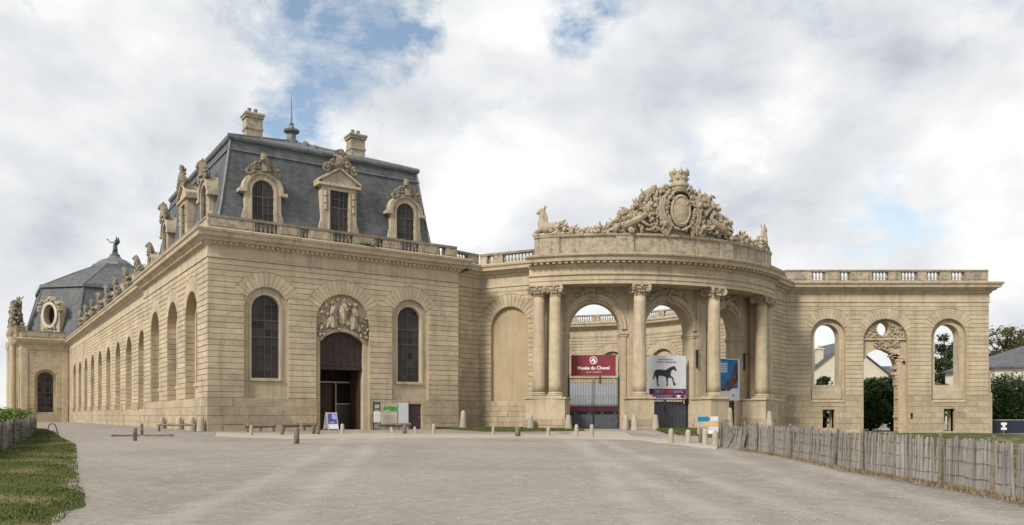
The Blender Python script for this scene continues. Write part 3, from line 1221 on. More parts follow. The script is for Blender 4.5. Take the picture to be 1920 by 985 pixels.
def carve_crest(kind, seed, w=1.5, h=1.6):
    """sculpture on top of a dormer: scrolls, swags and a small figure or mask, as one mesh around the origin"""
    rng = random.Random(seed)
    m = MB()
    for s in (-1, 1):
        scroll(m, (s * w * 0.66, -0.10, 0.02), 0.30, 1.3, 0.12, rng, s, start=PI / 2)
        scroll(m, (s * w * 0.30, -0.14, 0.42), 0.24, 1.3, 0.10, rng, -s, start=PI / 2)
        for k in range(5):
            plant_leaf(m, (s * (0.10 + 0.20 * k), 0.0, 0.05 + 0.12 * (4 - k)), 0.34, 0.12, PI / 2 - s * (0.2 + 0.25 * k), 0)
        for k in range(26):
            x = rng.uniform(0.05, w * 0.72)
            top = 0.95 * (1 - x / (w * 0.78)) + 0.12
            lump(m, (s * x, rng.uniform(-0.16, 0.12), rng.uniform(-0.05, top)), (rng.uniform(.10, .20), 0.15, rng.uniform(.09, .17)), rng)
    if kind == 'horse':
        # horse head and neck rising from the foliage
        m.tube([(0.14, 0.05, 0.1), (0.12, 0.02, 0.5), (0.06, -0.04, 0.85), (0.0, -0.10, 1.10)], [0.40, 0.36, 0.28, 0.22], 8)
        m.tube([(0.0, -0.08, 1.12), (-0.10, -0.26, 0.98), (-0.20, -0.42, 0.72)], [0.23, 0.18, 0.12], 7)
        for e in (-0.10, 0.08):
            m.tube([(e, -0.08, 1.24), (e * 1.3, -0.06, 1.42)], [0.07, 0.03], 5)
        m.tube([(0.26, 0.10, 0.3), (0.28, 0.10, 0.7), (0.18, 0.02, 1.2)], [0.16, 0.18, 0.10], 6)
    else:
        # shield with plume
        lump(m, (0, -0.16, 0.60), (0.36, 0.16, 0.46), rng, Matrix.Identity(3), 0.05)
        for k in range(24):
            t = rng.random()
            lump(m, (rng.uniform(-0.5, 0.5) * (1.15 - t), rng.uniform(-0.12, 0.12), 0.7 + 0.75 * t), (0.14, 0.13, 0.14), rng)
        for a in (-0.6, -0.3, 0, 0.3, 0.6):
            plant_leaf(m, (a * 0.35, 0.0, 1.05), 0.42 - abs(a) * 0.2, 0.13, PI / 2 - a, 0)
    return m


def make_dormer(kind, seed, parent):
    """stone dormer standing on the eaves; origin at the centre of its foot, front towards -y, z measured from the cornice"""
    P = lambda a, d, z: (a, -d, z)
    hw = 1.22
    if kind == 'arch':
        zs = 3.15
        op = opening(0, 0.74, 0.55, 3.12)
        top = lambda x: zs + math.sqrt(max(0.0, hw * hw - x * x))
        br = [-hw * math.cos(PI * k / 14) for k in range(15)]
    else:
        zs = 4.35
        op = opening(0, 0.68, 0.40, 3.95, 'flat')
        top = lambda x: 4.55 + (1 - abs(x) / 1.45) * 0.9
        hw = 1.30
        br = [0]
    m = wall_mb(P, -hw, hw, 0, top, 0, -1.9, [op], br)
    # flared feet
    for s in (-1, 1):
        poly = [(s * (hw - 0.05), 0), (s * (hw + 0.62), 0), (s * (hw + 0.55), 0.25), (s * (hw + 0.30), 0.8), (s * (hw + 0.14), 1.5), (s * (hw - 0.05), 2.1)]
        m.panel(P, poly, -0.6, -0.04, 0.02)
    d = m.obj('dormer', 'stone_dormer', parent)
    h = MB()
    if kind == 'arch':
        band_arch(h, P, 0, hw - 0.12, hw + 0.16, zs, zs, -0.9, 0.14)
        band_arch(h, P, 0, 0.76, 0.92, 3.12, 0.55, -0.1, 0.06)
        for s in (-1, 1):
            h.box(min(s * (hw - .12), s * (hw + .42)), max(s * (hw - .12), s * (hw + .42)), -0.9, 0.16, zs - 0.22, zs - 0.001, P)
    else:
        for s in (-1, 1):
            a0, a1 = (-1.62, 0) if s < 0 else (0, 1.62)
            za, zb = (4.44, 5.48) if s < 0 else (5.48, 4.44)
            h.panel(P, [(a0, za), (a1, zb), (a1, zb + 0.2), (a0, za + 0.2)], -0.9, 0.20, 0.03)
        h.panel(P, [(-1.62, 4.22), (1.62, 4.22), (1.62, 4.43), (-1.62, 4.43)], -0.9, 0.18, 0.03)
        for s in (-1, 1):
            h.panel(P, [(s * 0.72, 3.98), (s * 0.86, 3.98), (s * 0.86, 0.4), (s * 0.72, 0.4)], -0.05, 0.05, 0.02)
            for k in range(3):
                h.panel(P, [(s * 0.94, 3.5 - .5 * k), (s * 1.16, 3.5 - .5 * k), (s * 1.10, 3.9 - .5 * k), (s * 1.0, 3.9 - .5 * k)], -0.02, 0.10, 0.03)
        h.panel(P, [(-0.86, 3.96), (0.86, 3.96), (0.86, 4.12), (-0.86, 4.12)], -0.05, 0.05, 0.02)
    h.obj('hood', 'stone_dormer', d)
    c = carve_crest('horse' if kind == 'arch' else 'shield', seed)
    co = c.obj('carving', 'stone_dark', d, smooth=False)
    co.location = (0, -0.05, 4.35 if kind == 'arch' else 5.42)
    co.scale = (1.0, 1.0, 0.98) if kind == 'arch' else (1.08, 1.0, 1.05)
    w = MB()
    ww = 0.74 if kind == 'arch' else 0.68
    zb = 0.55 if kind == 'arch' else 0.40
    zt = 3.86 if kind == 'arch' else 3.95
    for k in range(1, 4):
        x = -ww + 2 * ww * k / 4
        t = 0.03 if k == 2 else 0.014
        zz = zt if kind != 'arch' else 3.12 + math.sqrt(ww * ww - x * x)
        w.box(x - t, x + t, -0.14, -0.09, zb, zz, P)
    for k in range(1, 6):
        z = zb + (zt - zb) * k / 6
        xw = ww if z < 3.12 or kind != 'arch' else math.sqrt(max(0, ww * ww - (z - 3.12) ** 2))
        t = 0.04 if k == 4 else 0.016
        w.box(-xw, xw, -0.14, -0.095, z - t, z + t, P)
    w.obj('glazing_bars', 'window_bar', d)
    for r in range(3):
        z0, z1 = zb + (zt - zb) * r / 3, zb + (zt - zb) * (r + 1) / 3
        for k in range(2):
            g = MB()
            x0, x1 = (-ww, -0.005) if k == 0 else (0.005, ww)
            tt = 0.02 * (1 if (r + k) % 2 else -1)
            g.box(x0, x1, -0.17, -0.15, z0 + .005, z1 - .005, lambda a, dd, z: (a, -(dd + tt * (a - x0) / ww), z))
            g.obj('pane', 'glass', d)
    return d


def build_pavilion():
    rng = random.Random(5)
    T = thing('stable_pavilion', 'limestone end pavilion with slate mansard roof, carved dormers and tall dark doorway', 'building', (*PAV0, 0), PAV_RZ)
    PF = lambda a, d, z: (a, -d, z)
    PS = lambda s, d, z: (-d, s, z)
    wins = [3.78, 14.45]
    DC = 9.2
    ops = [opening(c, 1.45, PLINTH_Z - 0.05, 8.25) for c in wins] + [opening(DC, 1.95, BASE_Z, 7.7)]
    small_door = opening(14.85, 0.52, BASE_Z, 1.98, 'flat')
    wall_mb(PF, 0, PAV_W, BASE_Z, WALL_TOP, 0, -0.9, ops[:2] + [ops[2], small_door]).obj('wall', 'stone_core', T)
    # surrounds of the windows
    for c in wins:
        m = wall_mb(PF, c - 1.5, c + 1.5, PLINTH_Z - 0.1, 9.85, -0.20, -0.78, [opening(c, 0.96, 3.62, 8.25)])
        band_arch(m, PF, c, 0.97, 1.12, 8.25, 3.62, -0.22, -0.14)
        m.panel(PF, [(c - 1.10, 3.42), (c + 1.10, 3.42), (c + 1.10, 3.61), (c - 1.10, 3.61)], -0.3, -0.08, 0.02)
        m.obj('window_surround', 'stone_trim', T)
        window(PF, c, 0.95, 3.64, 8.25, -0.55, T, 4, 10, True, 0.06, (5, 7))
    # doorway
    m = wall_mb(PF, DC - 2.0, DC + 2.0, BASE_Z, 9.8, -0.24, -0.88, [opening(DC, 1.62, BASE_Z, 6.3, 'segment', 0.75)])
    m.obj('door_surround', 'stone_trim', T)
    m = MB()
    zz = 6.3
    for k in range(9):            # heavy moulded edge of the segment-headed opening
        a0 = -1.62 + 3.24 * k / 9
        a1 = -1.62 + 3.24 * (k + 1) / 9
        r_ = (1.62 ** 2 + .75 ** 2) / 1.5
        f = lambda x: 6.3 + .75 - r_ + math.sqrt(r_ * r_ - x * x)
        m.panel(PF, [(DC + a0, f(a0) + .01), (DC + a1, f(a1) + .01), (DC + a1, f(a1) + .26), (DC + a0, f(a0) + .26)], -0.26, -0.14, 0.02)
    m.obj('door_arch', 'stone_trim', T)
    # carved tympanum: horses among foliage
    c = MB()
    rg = random.Random(77)
    PT = lambda x, y, z: (DC + x, 0.26 + y, 7.05 + z)
    for hx, fl in ((-0.72, -1), (0.0, 1), (0.78, 1)):
        hz = 1.25 if hx else 1.55
        c.tube([PT(hx, 0.05, hz - 0.9), PT(hx * 1.02, -0.10, hz - 0.35), PT(hx, -0.22, hz + 0.10), PT(hx, -0.28, hz + 0.30)], [0.42, 0.34, 0.22, 0.18], 8)
        c.tube([PT(hx, -0.24, hz + 0.32), PT(hx + fl * 0.14, -0.40, hz + 0.16), PT(hx + fl * 0.24, -0.46, hz - 0.10)], [0.20, 0.16, 0.10], 7)
        for e in (-.08, .08):
            c.tube([PT(hx + e, -0.25, hz + 0.42), PT(hx + e * 1.3, -0.25, hz + 0.60)], [0.06, 0.02], 5)
        c.tube([PT(hx + .2, 0.02, hz - 0.8), PT(hx + fl * .35, -0.20, hz - 0.75), PT(hx + fl * .5, -0.25, hz - 1.05)], [0.14, 0.12, 0.08], 6)
    for k in range(150):
        x = rg.uniform(-1.9, 1.9)
        ztop = 0.6 + math.sqrt(max(0, 1.9 ** 2 - x * x)) - 0.12
        zlow = 0.10 + 0.0 * x + (0.0 if abs(x) < 1.3 else -0.5)
        z = rg.uniform(zlow, max(zlow + .1, ztop))
        if k % 3 == 0:
            plant_leaf(c, (DC + x, 0.27, 7.05 + z), rg.uniform(0.3, 0.55), 0.12, rg.uniform(0.2, PI - 0.2), 0, 0.3, 0.05)
        else:
            lump(c, PT(x, rg.uniform(-0.22, 0.02), z), (rg.uniform(.10, .2), .14, rg.uniform(.08, .17)), rg)
    for s in (-1, 1):
        scroll(c, (DC + s * 1.25, 0.18, 7.30), 0.34, 1.4, 0.09, rg, s)
        scroll(c, (DC + s * 1.55, 0.18, 6.95), 0.26, 1.3, 0.08, rg, -s)
    c.obj('carved_tympanum', 'stone_carved', T)
    # courses, voussoirs, plinth
    TH = R(28)
    blk = [(c, 1.47, PLINTH_Z, 8.25, 2.45, TH) for c in wins] + [(DC, 1.97, BASE_Z, 7.7, 2.95, TH)]
    courses(PF, -0.06, PAV_W + 0.06, PLINTH_Z, WALL_TOP - 0.03, blk, T, rng=rng)
    for c in wins:
        voussoirs(PF, c, 1.47, 8.25, 2.45, TH, T, 13)
    voussoirs(PF, DC, 1.97, 7.7, 2.95, TH, T, 17)
    blocks_rows(PF, -0.07, PAV_W + 0.07, BASE_Z, PLINTH_Z - 0.012, T, [(DC - 1.97, DC + 1.97, -2, 9), (14.31, 15.39, -2, 2.0)], rng, 5, 1.35)
    # side
    cs = [4.65, 10.95, 17.9]
    ops = [opening(c, 1.87, PLINTH_Z - 0.05, 7.83) for c in cs]
    wall_mb(PS, 0.9, PAV_L, BASE_Z, WALL_TOP, 0, -0.95, ops).obj('wall', 'stone_core', T)
    for c in cs:
        m = wall_mb(PS, c - 1.92, c + 1.92, PLINTH_Z - 0.1, 9.85, -0.62, -0.94, [opening(c, 1.10, 3.4, 7.83)])
        band_arch(m, PS, c, 1.11, 1.28, 7.83, 3.4, -0.64, -0.55)
        m.panel(PS, [(c - 1.3, 3.15), (c + 1.3, 3.15), (c + 1.3, 3.39), (c - 1.3, 3.39)], -0.7, -0.40, 0.03)
        m.obj('window_surround', 'stone_trim', T)
        window(PS, c, 1.09, 3.42, 7.83, -0.86, T, 4, 9, True, 0.06, (5, 7))
    for c in cs:
        for sgn in (-1, 1):
            n = round((7.83 - PLINTH_Z) / COURSE)
            for r in range(n):
                z0 = PLINTH_Z + (7.83 - PLINTH_Z) * r / n
                z1 = PLINTH_Z + (7.83 - PLINTH_Z) * (r + 1) / n
                m = MB()
                x0, x1 = sorted((c + sgn * 1.88, c + sgn * 1.83))
                m.bbox(x0, x1, -0.615, -0.03, z0 + .02, z1 - .02, .018, PS)
                m.obj('reveal_course', 'stone_wall', T)
    blk = [(c, 1.89, PLINTH_Z, 7.83, 2.85, TH) for c in cs]
    courses(PS, 0.024, PAV_L, PLINTH_Z, WALL_TOP - 0.03, blk, T, rng=rng)
    for c in cs:
        voussoirs(PS, c, 1.89, 7.83, 2.85, TH, T, 15)
    blocks_rows(PS, 0.024, PAV_L + 0.05, BASE_Z, PLINTH_Z - 0.012, T, [], rng, 5, 1.35)
    # far walls, floor
    m = MB()
    m.box(PAV_W - 0.9, PAV_W - 0.002, 0.9, PAV_L, BASE_Z, WALL_TOP)
    m.box(0.95, PAV_W - 0.9, PAV_L - 0.9, PAV_L, BASE_Z, WALL_TOP)
    m.obj('rear_wall', 'stone_core', T)
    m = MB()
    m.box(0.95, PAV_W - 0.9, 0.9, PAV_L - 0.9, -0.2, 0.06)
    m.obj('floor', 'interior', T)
    # the entrance leaves and dark lobby
    m = MB()
    m.box(DC - 1.61, DC + 1.61, 0.55, 0.66, 4.45, 7.04)
    dr = m.obj('door', 'dark_wood', T)
    for k in range(6):
        b = MB()
        x0 = DC - 1.60 + 3.2 * k / 6
        b.bbox(x0 + .02, x0 + 3.2 / 6 - .02, 0.515, 0.552, 4.62, 6.25 if k in (0, 5) else 6.6, 0.012)
        b.obj('board', 'dark_wood', dr)
    b = MB()
    b.bbox(DC - 1.61, DC + 1.61, 0.44, 0.70, 4.36, 4.60, 0.02)
    b.obj('transom', 'dark_wood', dr)
    b = MB()
    b.box(DC - 1.0, DC + 1.9, 2.45, 2.53, 3.52, 3.62)
    b.obj('rail', 'print_cream', dr)
    b = MB()
    for x in (DC + 0.36, DC + 1.62):
        b.box(x, x + 0.07, 2.4, 2.5, 0.05, 3.5)
    b.box(DC + 0.43, DC + 1.62, 2.4, 2.5, 1.95, 2.02)
    b.obj('lobby_frame', 'paint_grey', dr)
    b = MB()
    b.box(DC + 0.43, DC + 1.62, 2.44, 2.46, 0.1, 1.95)
    b.obj('lobby_pane', 'glass', dr)
    for x0, x1 in ((DC - 1.6, DC - 0.45), (DC - 0.42, DC + 0.33)):
        b = MB()
        b.box(x0, x1, 3.0, 3.08, 0.05, 3.5)
        for zz in (0.3, 1.9):
            b.bbox(x0 + .14, x1 - .14, 2.96, 3.0, zz, zz + 1.4, 0.02)
        b.obj('inner_leaf', 'brown_wood', dr)
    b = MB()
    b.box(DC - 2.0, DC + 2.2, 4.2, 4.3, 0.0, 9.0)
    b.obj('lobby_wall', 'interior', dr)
    for x in (DC - 1.58, DC + 1.46):     # leaves folded back against the reveals
        b = MB()
        b.bbox(x, x + 0.12, 0.72, 2.3, 0.05, 4.38, 0.015)
        b.obj('open_leaf', 'brown_wood', dr)
    b = MB()
    b.bbox(14.36, 15.34, 0.10, 0.18, -0.3, 1.96, 0.01)
    sd = b.obj('side_door', 'purple_door', T)
    b = MB()
    for zz in (0.3, 1.15):
        b.bbox(14.5, 15.2, 0.075, 0.098, zz, zz + 0.65, 0.008)
    b.obj('door_panel', 'purple_door', sd)
    b = MB()
    b.lathe([(0.03, 0), (0.03, 0.07)], 8, (15.24, 0.06, 0.95))
    b.obj('handle', 'steel', sd)
    # cornice and parapet
    m = MB()
    m.sweep([(PAV_W, 2.2), (PAV_W, 0), (0, 0), (0, PAV_L), (0.9, PAV_L)], CORNICE)
    m.obj('cornice', 'stone_trim', T)
    m = MB()
    x = 0.25
    while x < PAV_W:
        m.box(x, x + 0.15, -0.40, -0.20, 12.20, 12.345)
        x += 0.34
    y = 0.25
    while y < PAV_L:
        m.box(-0.40, -0.20, y, y + 0.15, 12.20, 12.345)
        y += 0.34
    o = m.obj('dentils', 'stone_trim', T)
    o['kind'] = 'stuff'
    parapet(PF, 0.0, PAV_W + 0.0, CORNICE_Z, [(3.78, 5), (6.4, 2), (9.2, 5), (12.0, 2), (14.45, 5), (17.2, 2)], T)
    parapet(PS, 0.55, PAV_L, CORNICE_Z, [(4.65, 5), (7.8, 2), (10.95, 5), (14.4, 2), (17.9, 5)], T, d=-0.301)
    # roof
    zb, zt = 13.2, 19.85
    X0, X1, Y0, Y1 = 0.62, 16.8, 0.62, PAV_L - 0.5
    x0, x1, y0, y1 = 1.9, 15.9, 1.9, PAV_L - 1.8
    m = MB()
    for A, B, C, D in (((X0, Y0), (X1, Y0), (x1, y0), (x0, y0)), ((X0, Y1), (X0, Y0), (x0, y0), (x0, y1)),
                       ((X1, Y0), (X1, Y1), (x1, y1), (x1, y0)), ((X1, Y1), (X0, Y1), (x0, y1), (x1, y1))):
        L = math.dist(A, B)
        h = math.hypot(zt - zb, 1.3)
        o = (L - math.dist(D, C)) / 2
        # slightly hollow, bell-cast slope
        for k in range(6):
            t0, t1 = k / 6, (k + 1) / 6
            g = lambda t: t ** 0.82
            def pt(u, t):
                bx = [A, B][u]
                tx = [D, C][u]
                return (bx[0] + (tx[0] - bx[0]) * g(t), bx[1] + (tx[1] - bx[1]) * g(t), zb + (zt - zb) * t)
            m.uvquad([pt(0, t0), pt(1, t0), pt(1, t1), pt(0, t1)],
                     [(o * g(t0), h * t0), (L - o * g(t0), h * t0), (L - o * g(t1), h * t1), (o * g(t1), h * t1)])
    roof = m.obj('roof', 'slate', T, fix=False)
    m = MB()
    cx = (x0 + x1) / 2
    ra, rb, zr = (cx, 10.2), (cx, y1 - 7.0), 23.3
    e = 0.16
    q = [(x0 - e, y0 - e), (x1 + e, y0 - e), (x1 + e, y1 + e), (x0 - e, y1 + e)]
    ze = zt + 0.20
    for pts in ([(*q[0], ze), (*q[1], ze), (*ra, zr)], [(*q[1], ze), (*q[2], ze), (*rb, zr), (*ra, zr)],
                [(*q[2], ze), (*q[3], ze), (*rb, zr)], [(*q[3], ze), (*q[0], ze), (*ra, zr), (*rb, zr)]):
        m.uvquad(pts, [(p[0] + p[1] * 0.37, p[2] * 2.4) for p in pts])
    m.obj('upper_roof', 'slate', roof, fix=False)
    m = MB()
    m.sweep([(x0, y0), (x1, y0), (x1, y1), (x0, y1)], [(-0.25, zt + 0.02), (0.04, zt - 0.10), (0.16, zt - 0.04), (0.22, zt + 0.10), (0.20, zt + 0.24), (0.06, zt + 0.27), (-0.25, zt + 0.27)], side=-1.0, closed_path=True)
    m.sweep([(x0, y0), (x1, y0), (x1, y1), (x0, y1)], [(0.05, zt - 0.78), (0.22, zt - 0.78), (0.20, zt - 0.70), (0.05, zt - 0.66)], side=-1.0, closed_path=True)
    m.obj('lead_edge', 'lead', roof)
    m = MB()
    for (bx, by), (tx, ty) in zip(((X0, Y0), (X1, Y0), (X0, Y1)), ((x0, y0), (x1, y0), (x0, y1))):
        pts = []
        for k in range(7):
            t = k / 6
            pts.append((bx + (tx - bx) * t ** 0.82, by + (ty - by) * t ** 0.82, zb + (zt - zb) * t))
        m.tube(pts, 0.09, 6)
    m.tube([(*q[0], ze + .02), (*ra, zr + .02), (*rb, zr + .02), (*q[2], ze + .02)], 0.10, 6)
    m.tube([(*q[1], ze + .02), (*ra, zr + .02)], 0.10, 6)
    m.obj('ridge_lead', 'lead', roof)
    # spire finial at the ridge end
    m = MB()
    m.lathe([(0.55, 0), (0.55, 0.25), (0.38, 0.38), (0.34, 0.8), (0.62, 0.95), (0.66, 1.1), (0.30, 1.2), (0.16, 1.5), (0.20, 1.62), (0.08, 1.75), (0.05, 2.7), (0.03, 3.6), (0.012, 4.1)], 10, (ra[0], ra[1], zr - 0.2))
    m.obj('finial', 'lead', roof, smooth=False)
    m = MB()
    m.lathe([(0.36, 0), (0.36, 0.2), (0.2, 0.4), (0.08, 0.5)], 8, (ra[0], ra[1] - 3.2, zr - 1.35))
    m.lathe([(0.28, 0), (0.28, 0.2), (0.14, 0.35)], 8, (ra[0] + 0.4, ra[1] - 4.2, zr - 1.75))
    m.obj('roof_vent', 'lead', roof)
    for cxx in (4.58, 12.66):
        m = MB()
        w, dd = 0.58, 0.50
        y = 6.0
        m.bbox(cxx - w, cxx + w, y - dd, y + dd, 20.2, 22.95, 0.02)
        m.bbox(cxx - w - .06, cxx + w + .06, y - dd - .06, y + dd + .06, 22.05, 22.2, 0.02)
        m.bbox(cxx - w - .10, cxx + w + .10, y - dd - .1, y + dd + .1, 22.90, 23.08, 0.02)
        m.bbox(cxx - w - .16, cxx + w + .16, y - dd - .16, y + dd + .16, 23.08, 23.27, 0.03)
        ch = m.obj('chimney', 'stone_parapet', T)
        m = MB()
        for px in (-0.25, 0.2):
            m.lathe([(0.16, 0), (0.13, 0.35), (0.15, 0.38), (0.15, 0.42)], 10, (cxx + px, y, 23.27))
        m.obj('chimney_pot', 'stone_dark', ch)
    # dormers
    da = make_dormer('arch', 3, T)
    da.location = (3.78, 0.78, CORNICE_Z + 0.02)
    dp = make_dormer('pediment', 8, T)
    dp.location = (9.2, 0.72, CORNICE_Z + 0.02)
    dup_tree(da, T, (14.45, 0.78, CORNICE_Z + 0.02))
    for c, src in ((4.3, da), (10.95, dp), (17.9, da)):
        dup_tree(src, T, (0.76, c, CORNICE_Z + 0.02), (0, 0, -PI / 2))
    return T, da


PAV, DORMER_ARCH = build_pavilion()


# ================================================================== LONG STABLE HALL (far left)
def build_hall():
    rng = random.Random(21)
    off = 0.45
    L = 91.9 - PAV_L
    T = thing('stable_hall', 'long limestone stable range with a row of tall arched recesses running to the dome', 'building', Fr(off, PAV_L), PAV_RZ)
    PS = lambda s, d, z: (-d, s, z)
    cs = [3.9 + 7.2 * k for k in range(9)]
    ops = [opening(c, 1.75, 1.75, 7.25) for c in cs]
    wall_mb(PS, 0.01, L, BASE_Z, WALL_TOP, 0, -0.8, ops).obj('wall', 'stone_core', T)
    j = MB()
    blk = [(c, 1.77, 1.7, 7.25, 2.6, R(28)) for c in cs]
    for c in cs[:3]:
        pass
    courses(PS, 0.01, 22.0, PLINTH_Z, WALL_TOP - .03, [b for b in blk if b[0] < 22], T, rng=rng)
    courses(PS, 22.04, L, PLINTH_Z, WALL_TOP - .03, [b for b in blk if b[0] > 22], T, joined=j, rng=rng)
    for c in cs:
        voussoirs(PS, c, 1.77, 7.25, 2.6, R(28), T, 13, joined=None if c < 20 else j)
    for c in cs:
        for sgn in (-1, 1):
            for r in range(14):
                z0 = 1.75 + 5.5 * r / 14
                x0, x1 = sorted((c + sgn * 1.76, c + sgn * 1.71))
                j.bbox(x0, x1, -0.545, -0.03, z0 + .02, z0 + 5.5 / 14 - .02, .018, PS)
    o = j.obj('far_courses', 'stone_wall', T)
    o['kind'] = 'stuff'
    j = MB()
    blocks_rows(PS, 0.06, L, BASE_Z, PLINTH_Z - .012, T, [(c - 1.77, c + 1.77, 1.72, 9) for c in cs], rng, 5, 1.5, joined=None, proud=0.10)
    for c in cs:
        m = wall_mb(PS, c - 1.8, c + 1.8, 1.6, 9.1, -0.55, -0.79, [opening(c, 1.15, 3.2, 7.25)])
        band_arch(m, PS, c, 1.16, 1.32, 7.25, 3.2, -0.57, -0.48)
        m.obj('window_surround', 'stone_trim', T)
        window(PS, c, 1.14, 3.22, 7.25, -0.72, T, 2, 4, True, 0.07, (2,))
    m = MB()
    m.sweep([(0, 0.0), (0, L)], CORNICE)
    m.obj('cornice', 'stone_trim', T)
    m = MB()
    m.box(0.3, 0.7, 0, L, CORNICE_Z - .02, CORNICE_Z + 0.55)
    m.obj('parapet', 'stone_parapet', T)
    m = MB()
    for (xa, za), (xb, zb) in (((0.8, 13.2), (2.6, 16.2)), ((2.6, 16.2), (9.0, 18.6)), ((9.0, 18.6), (15.4, 16.2)), ((15.4, 16.2), (17.2, 13.2))):
        ll = math.hypot(xb - xa, zb - za)
        m.uvquad([(xa, 0, za), (xa, L + 3, za), (xb, L + 3, zb), (xb, 0, zb)], [(0, za), (L, za), (L, za + ll), (0, za + ll)])
    m.obj('roof', 'slate', T, fix=False)
    m = MB()
    m.box(17.3, 18.0, 0, L, BASE_Z, 13.2)
    m.obj('rear_wall', 'stone_core', T)
    for k, c in enumerate(cs):
        dup_tree(DORMER_ARCH, T, (0.75, c, CORNICE_Z - 0.15), (0, 0, -PI / 2), (0.85, 0.85, 0.74))
    for c in [c + 3.6 for c in cs[:-1]]:
        u = MB()
        rg = random.Random(int(c * 10))
        u.box(-0.35, 0.35, -0.35, 0.35, 0, 0.55)
        u.lathe([(0.25, 0.55), (0.34, 0.7), (0.48, 1.0), (0.50, 1.2), (0.30, 1.35), (0.34, 1.45)], 10)
        for q in range(6):
            lump(u, (rg.uniform(-.3, .3), rg.uniform(-.3, .3), rg.uniform(1.45, 1.8)), (.2, .2, .22), rg)
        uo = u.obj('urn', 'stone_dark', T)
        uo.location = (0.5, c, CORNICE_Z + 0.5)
    return T


build_hall()


# ================================================================== DOMED CENTRAL PAVILION (far left)
def build_dome():
    rng = random.Random(31)
    T = thing('domed_pavilion', 'far central pavilion with octagonal slate dome and oval stone dormer', 'building', Fr(0, 91.9), PAV_RZ)
    W = 6.2
    PR = lambda a, d, z: (a - W, -d, z)
    PFr = lambda s, d, z: (-W - d, s, z)
    # return wall facing the forecourt
    c = 3.3
    wall_mb(PR, 0, W + 0.4, BASE_Z, WALL_TOP, 0, -0.9, [opening(c, 1.45, 1.4, 6.9)]).obj('wall', 'stone_core', T)
    m = wall_mb(PR, c - 1.5, c + 1.5, 1.3, 8.5, -0.5, -0.88, [opening(c, 1.1, 1.6, 6.9)])
    m.obj('window_surround', 'stone_trim', T)
    window(PR, c, 1.09, 1.62, 6.9, -0.7, T, 4, 8, True, 0.07, (4, 6))
    j = MB()
    blk = [(c, 1.47, 1.3, 6.9, 2.3, R(28))]
    courses(PR, 0.9, W + .4, PLINTH_Z, WALL_TOP - .03, blk, T, joined=j)
    voussoirs(PR, c, 1.47, 6.9, 2.3, R(28), T, 13, joined=j)
    o = j.obj('far_courses', 'stone_wall', T)
    o['kind'] = 'stuff'
    m = MB()
    m.panel(PR, [(0.0, BASE_Z), (0.9, BASE_Z), (0.9, WALL_TOP), (0.0, WALL_TOP)], -0.02, 0.14, 0.03)
    m.panel(PR, [(W - .6, BASE_Z), (W + .2, BASE_Z), (W + .2, WALL_TOP), (W - .6, WALL_TOP)], -0.02, 0.14, 0.03)
    m.obj('pilaster', 'stone_trim', T)
    # long front
    cs = [3.2, 27.0]
    wall_mb(PFr, 0.9, 30.2, BASE_Z, WALL_TOP, 0, -0.9, [opening(x, 1.3, 1.4, 6.9) for x in cs]).obj('wall', 'stone_core', T)
    j = MB()
    courses(PFr, 0.1, 30.2, PLINTH_Z, WALL_TOP - .03, [(x, 1.32, 1.3, 6.9, 2.2, R(28)) for x in cs], T, joined=j)
    o = j.obj('far_courses', 'stone_wall', T)
    o['kind'] = 'stuff'
    for x in cs:
        window(PFr, x, 1.29, 1.42, 6.9, -0.6, T, 4, 8, True, 0.07, (4, 6))
    # tall frontispiece with a great arched bay
    wall_mb(PFr, 7.0, 23.2, BASE_Z, 15.6, 0.35, -0.95, [opening(15.1, 4.4, BASE_Z, 9.2)]).obj('frontispiece', 'stone_portal', T)
    m = MB()
    m.sweep([(-W - 0.35, 7.0), (-W - 0.35, 23.2)], [(-1.6, 13.9), (0.1, 13.9), (0.2, 14.5), (0.6, 14.8), (0.9, 15.3), (0.9, 15.7), (-1.6, 15.75)])
    for s in (8.0, 10.2, 19.8, 22.0):
        m.lathe([(0.6, -0.5), (0.6, 2.2), (0.48, 2.3), (0.44, 12.4), (0.6, 13.0), (0.66, 13.9)], 12, (-W - 0.75, s, 0))
    m.obj('columns', 'stone_portal', T)
    rg = random.Random(4)
    for s in (7.8, 22.4):                       # trophies over the ends
        c = MB()
        for k in range(90):
            t = rg.random()
            lump(c, (-W - 0.2 + rg.uniform(-.8, .8) * (1 - .5 * t), s + rg.uniform(-1, 1) * (1 - .5 * t), 15.7 + t * 4.0), (.34, .34, .3), rg)
        c.box(-W - 0.9, -W + 0.5, s - .7, s + .7, 19.4, 19.75)
        for k in range(5):
            c.tube([(-W - 0.2, s, 19.6), (-W - 0.2 + rg.uniform(-1, 1), s + rg.uniform(-.8, .8), 20.5)], [.16, .05], 6)
        c.obj('trophy', 'stone_dark', T)
    c = MB()
    for k in range(160):
        t = rg.random()
        sp = 6.5 * (1 - t)
        lump(c, (-W - 0.2 + rg.uniform(-.4, .4), 15.1 + rg.uniform(-1, 1) * sp, 15.7 + t * 4.5), (.5, .5, .42), rg)
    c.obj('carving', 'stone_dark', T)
    for sc in (12.0, 18.2):                     # reliefs standing out in the spandrels of the great arch
        c = MB()
        for k in range(34):
            lump(c, (-W - 0.45 + rg.uniform(-.3, .2), sc + rg.uniform(-.8, .8), rg.uniform(10.9, 13.5)), (.3, .3, .34), rg)
        c.obj('relief', 'stone_dark', T)
    m = MB()
    m.sweep([(0.4, 0), (-W, 0), (-W, 7.0)], CORNICE, side=1.0)
    m.obj('cornice', 'stone_trim', T)
    m = MB()
    m.sweep([(-W, 23.2), (-W, 30.2)], CORNICE, side=1.0)
    m.obj('cornice', 'stone_trim', T)
    parapet(PR, 0.0, W, CORNICE_Z, [], T, height=1.2)
    m = MB()
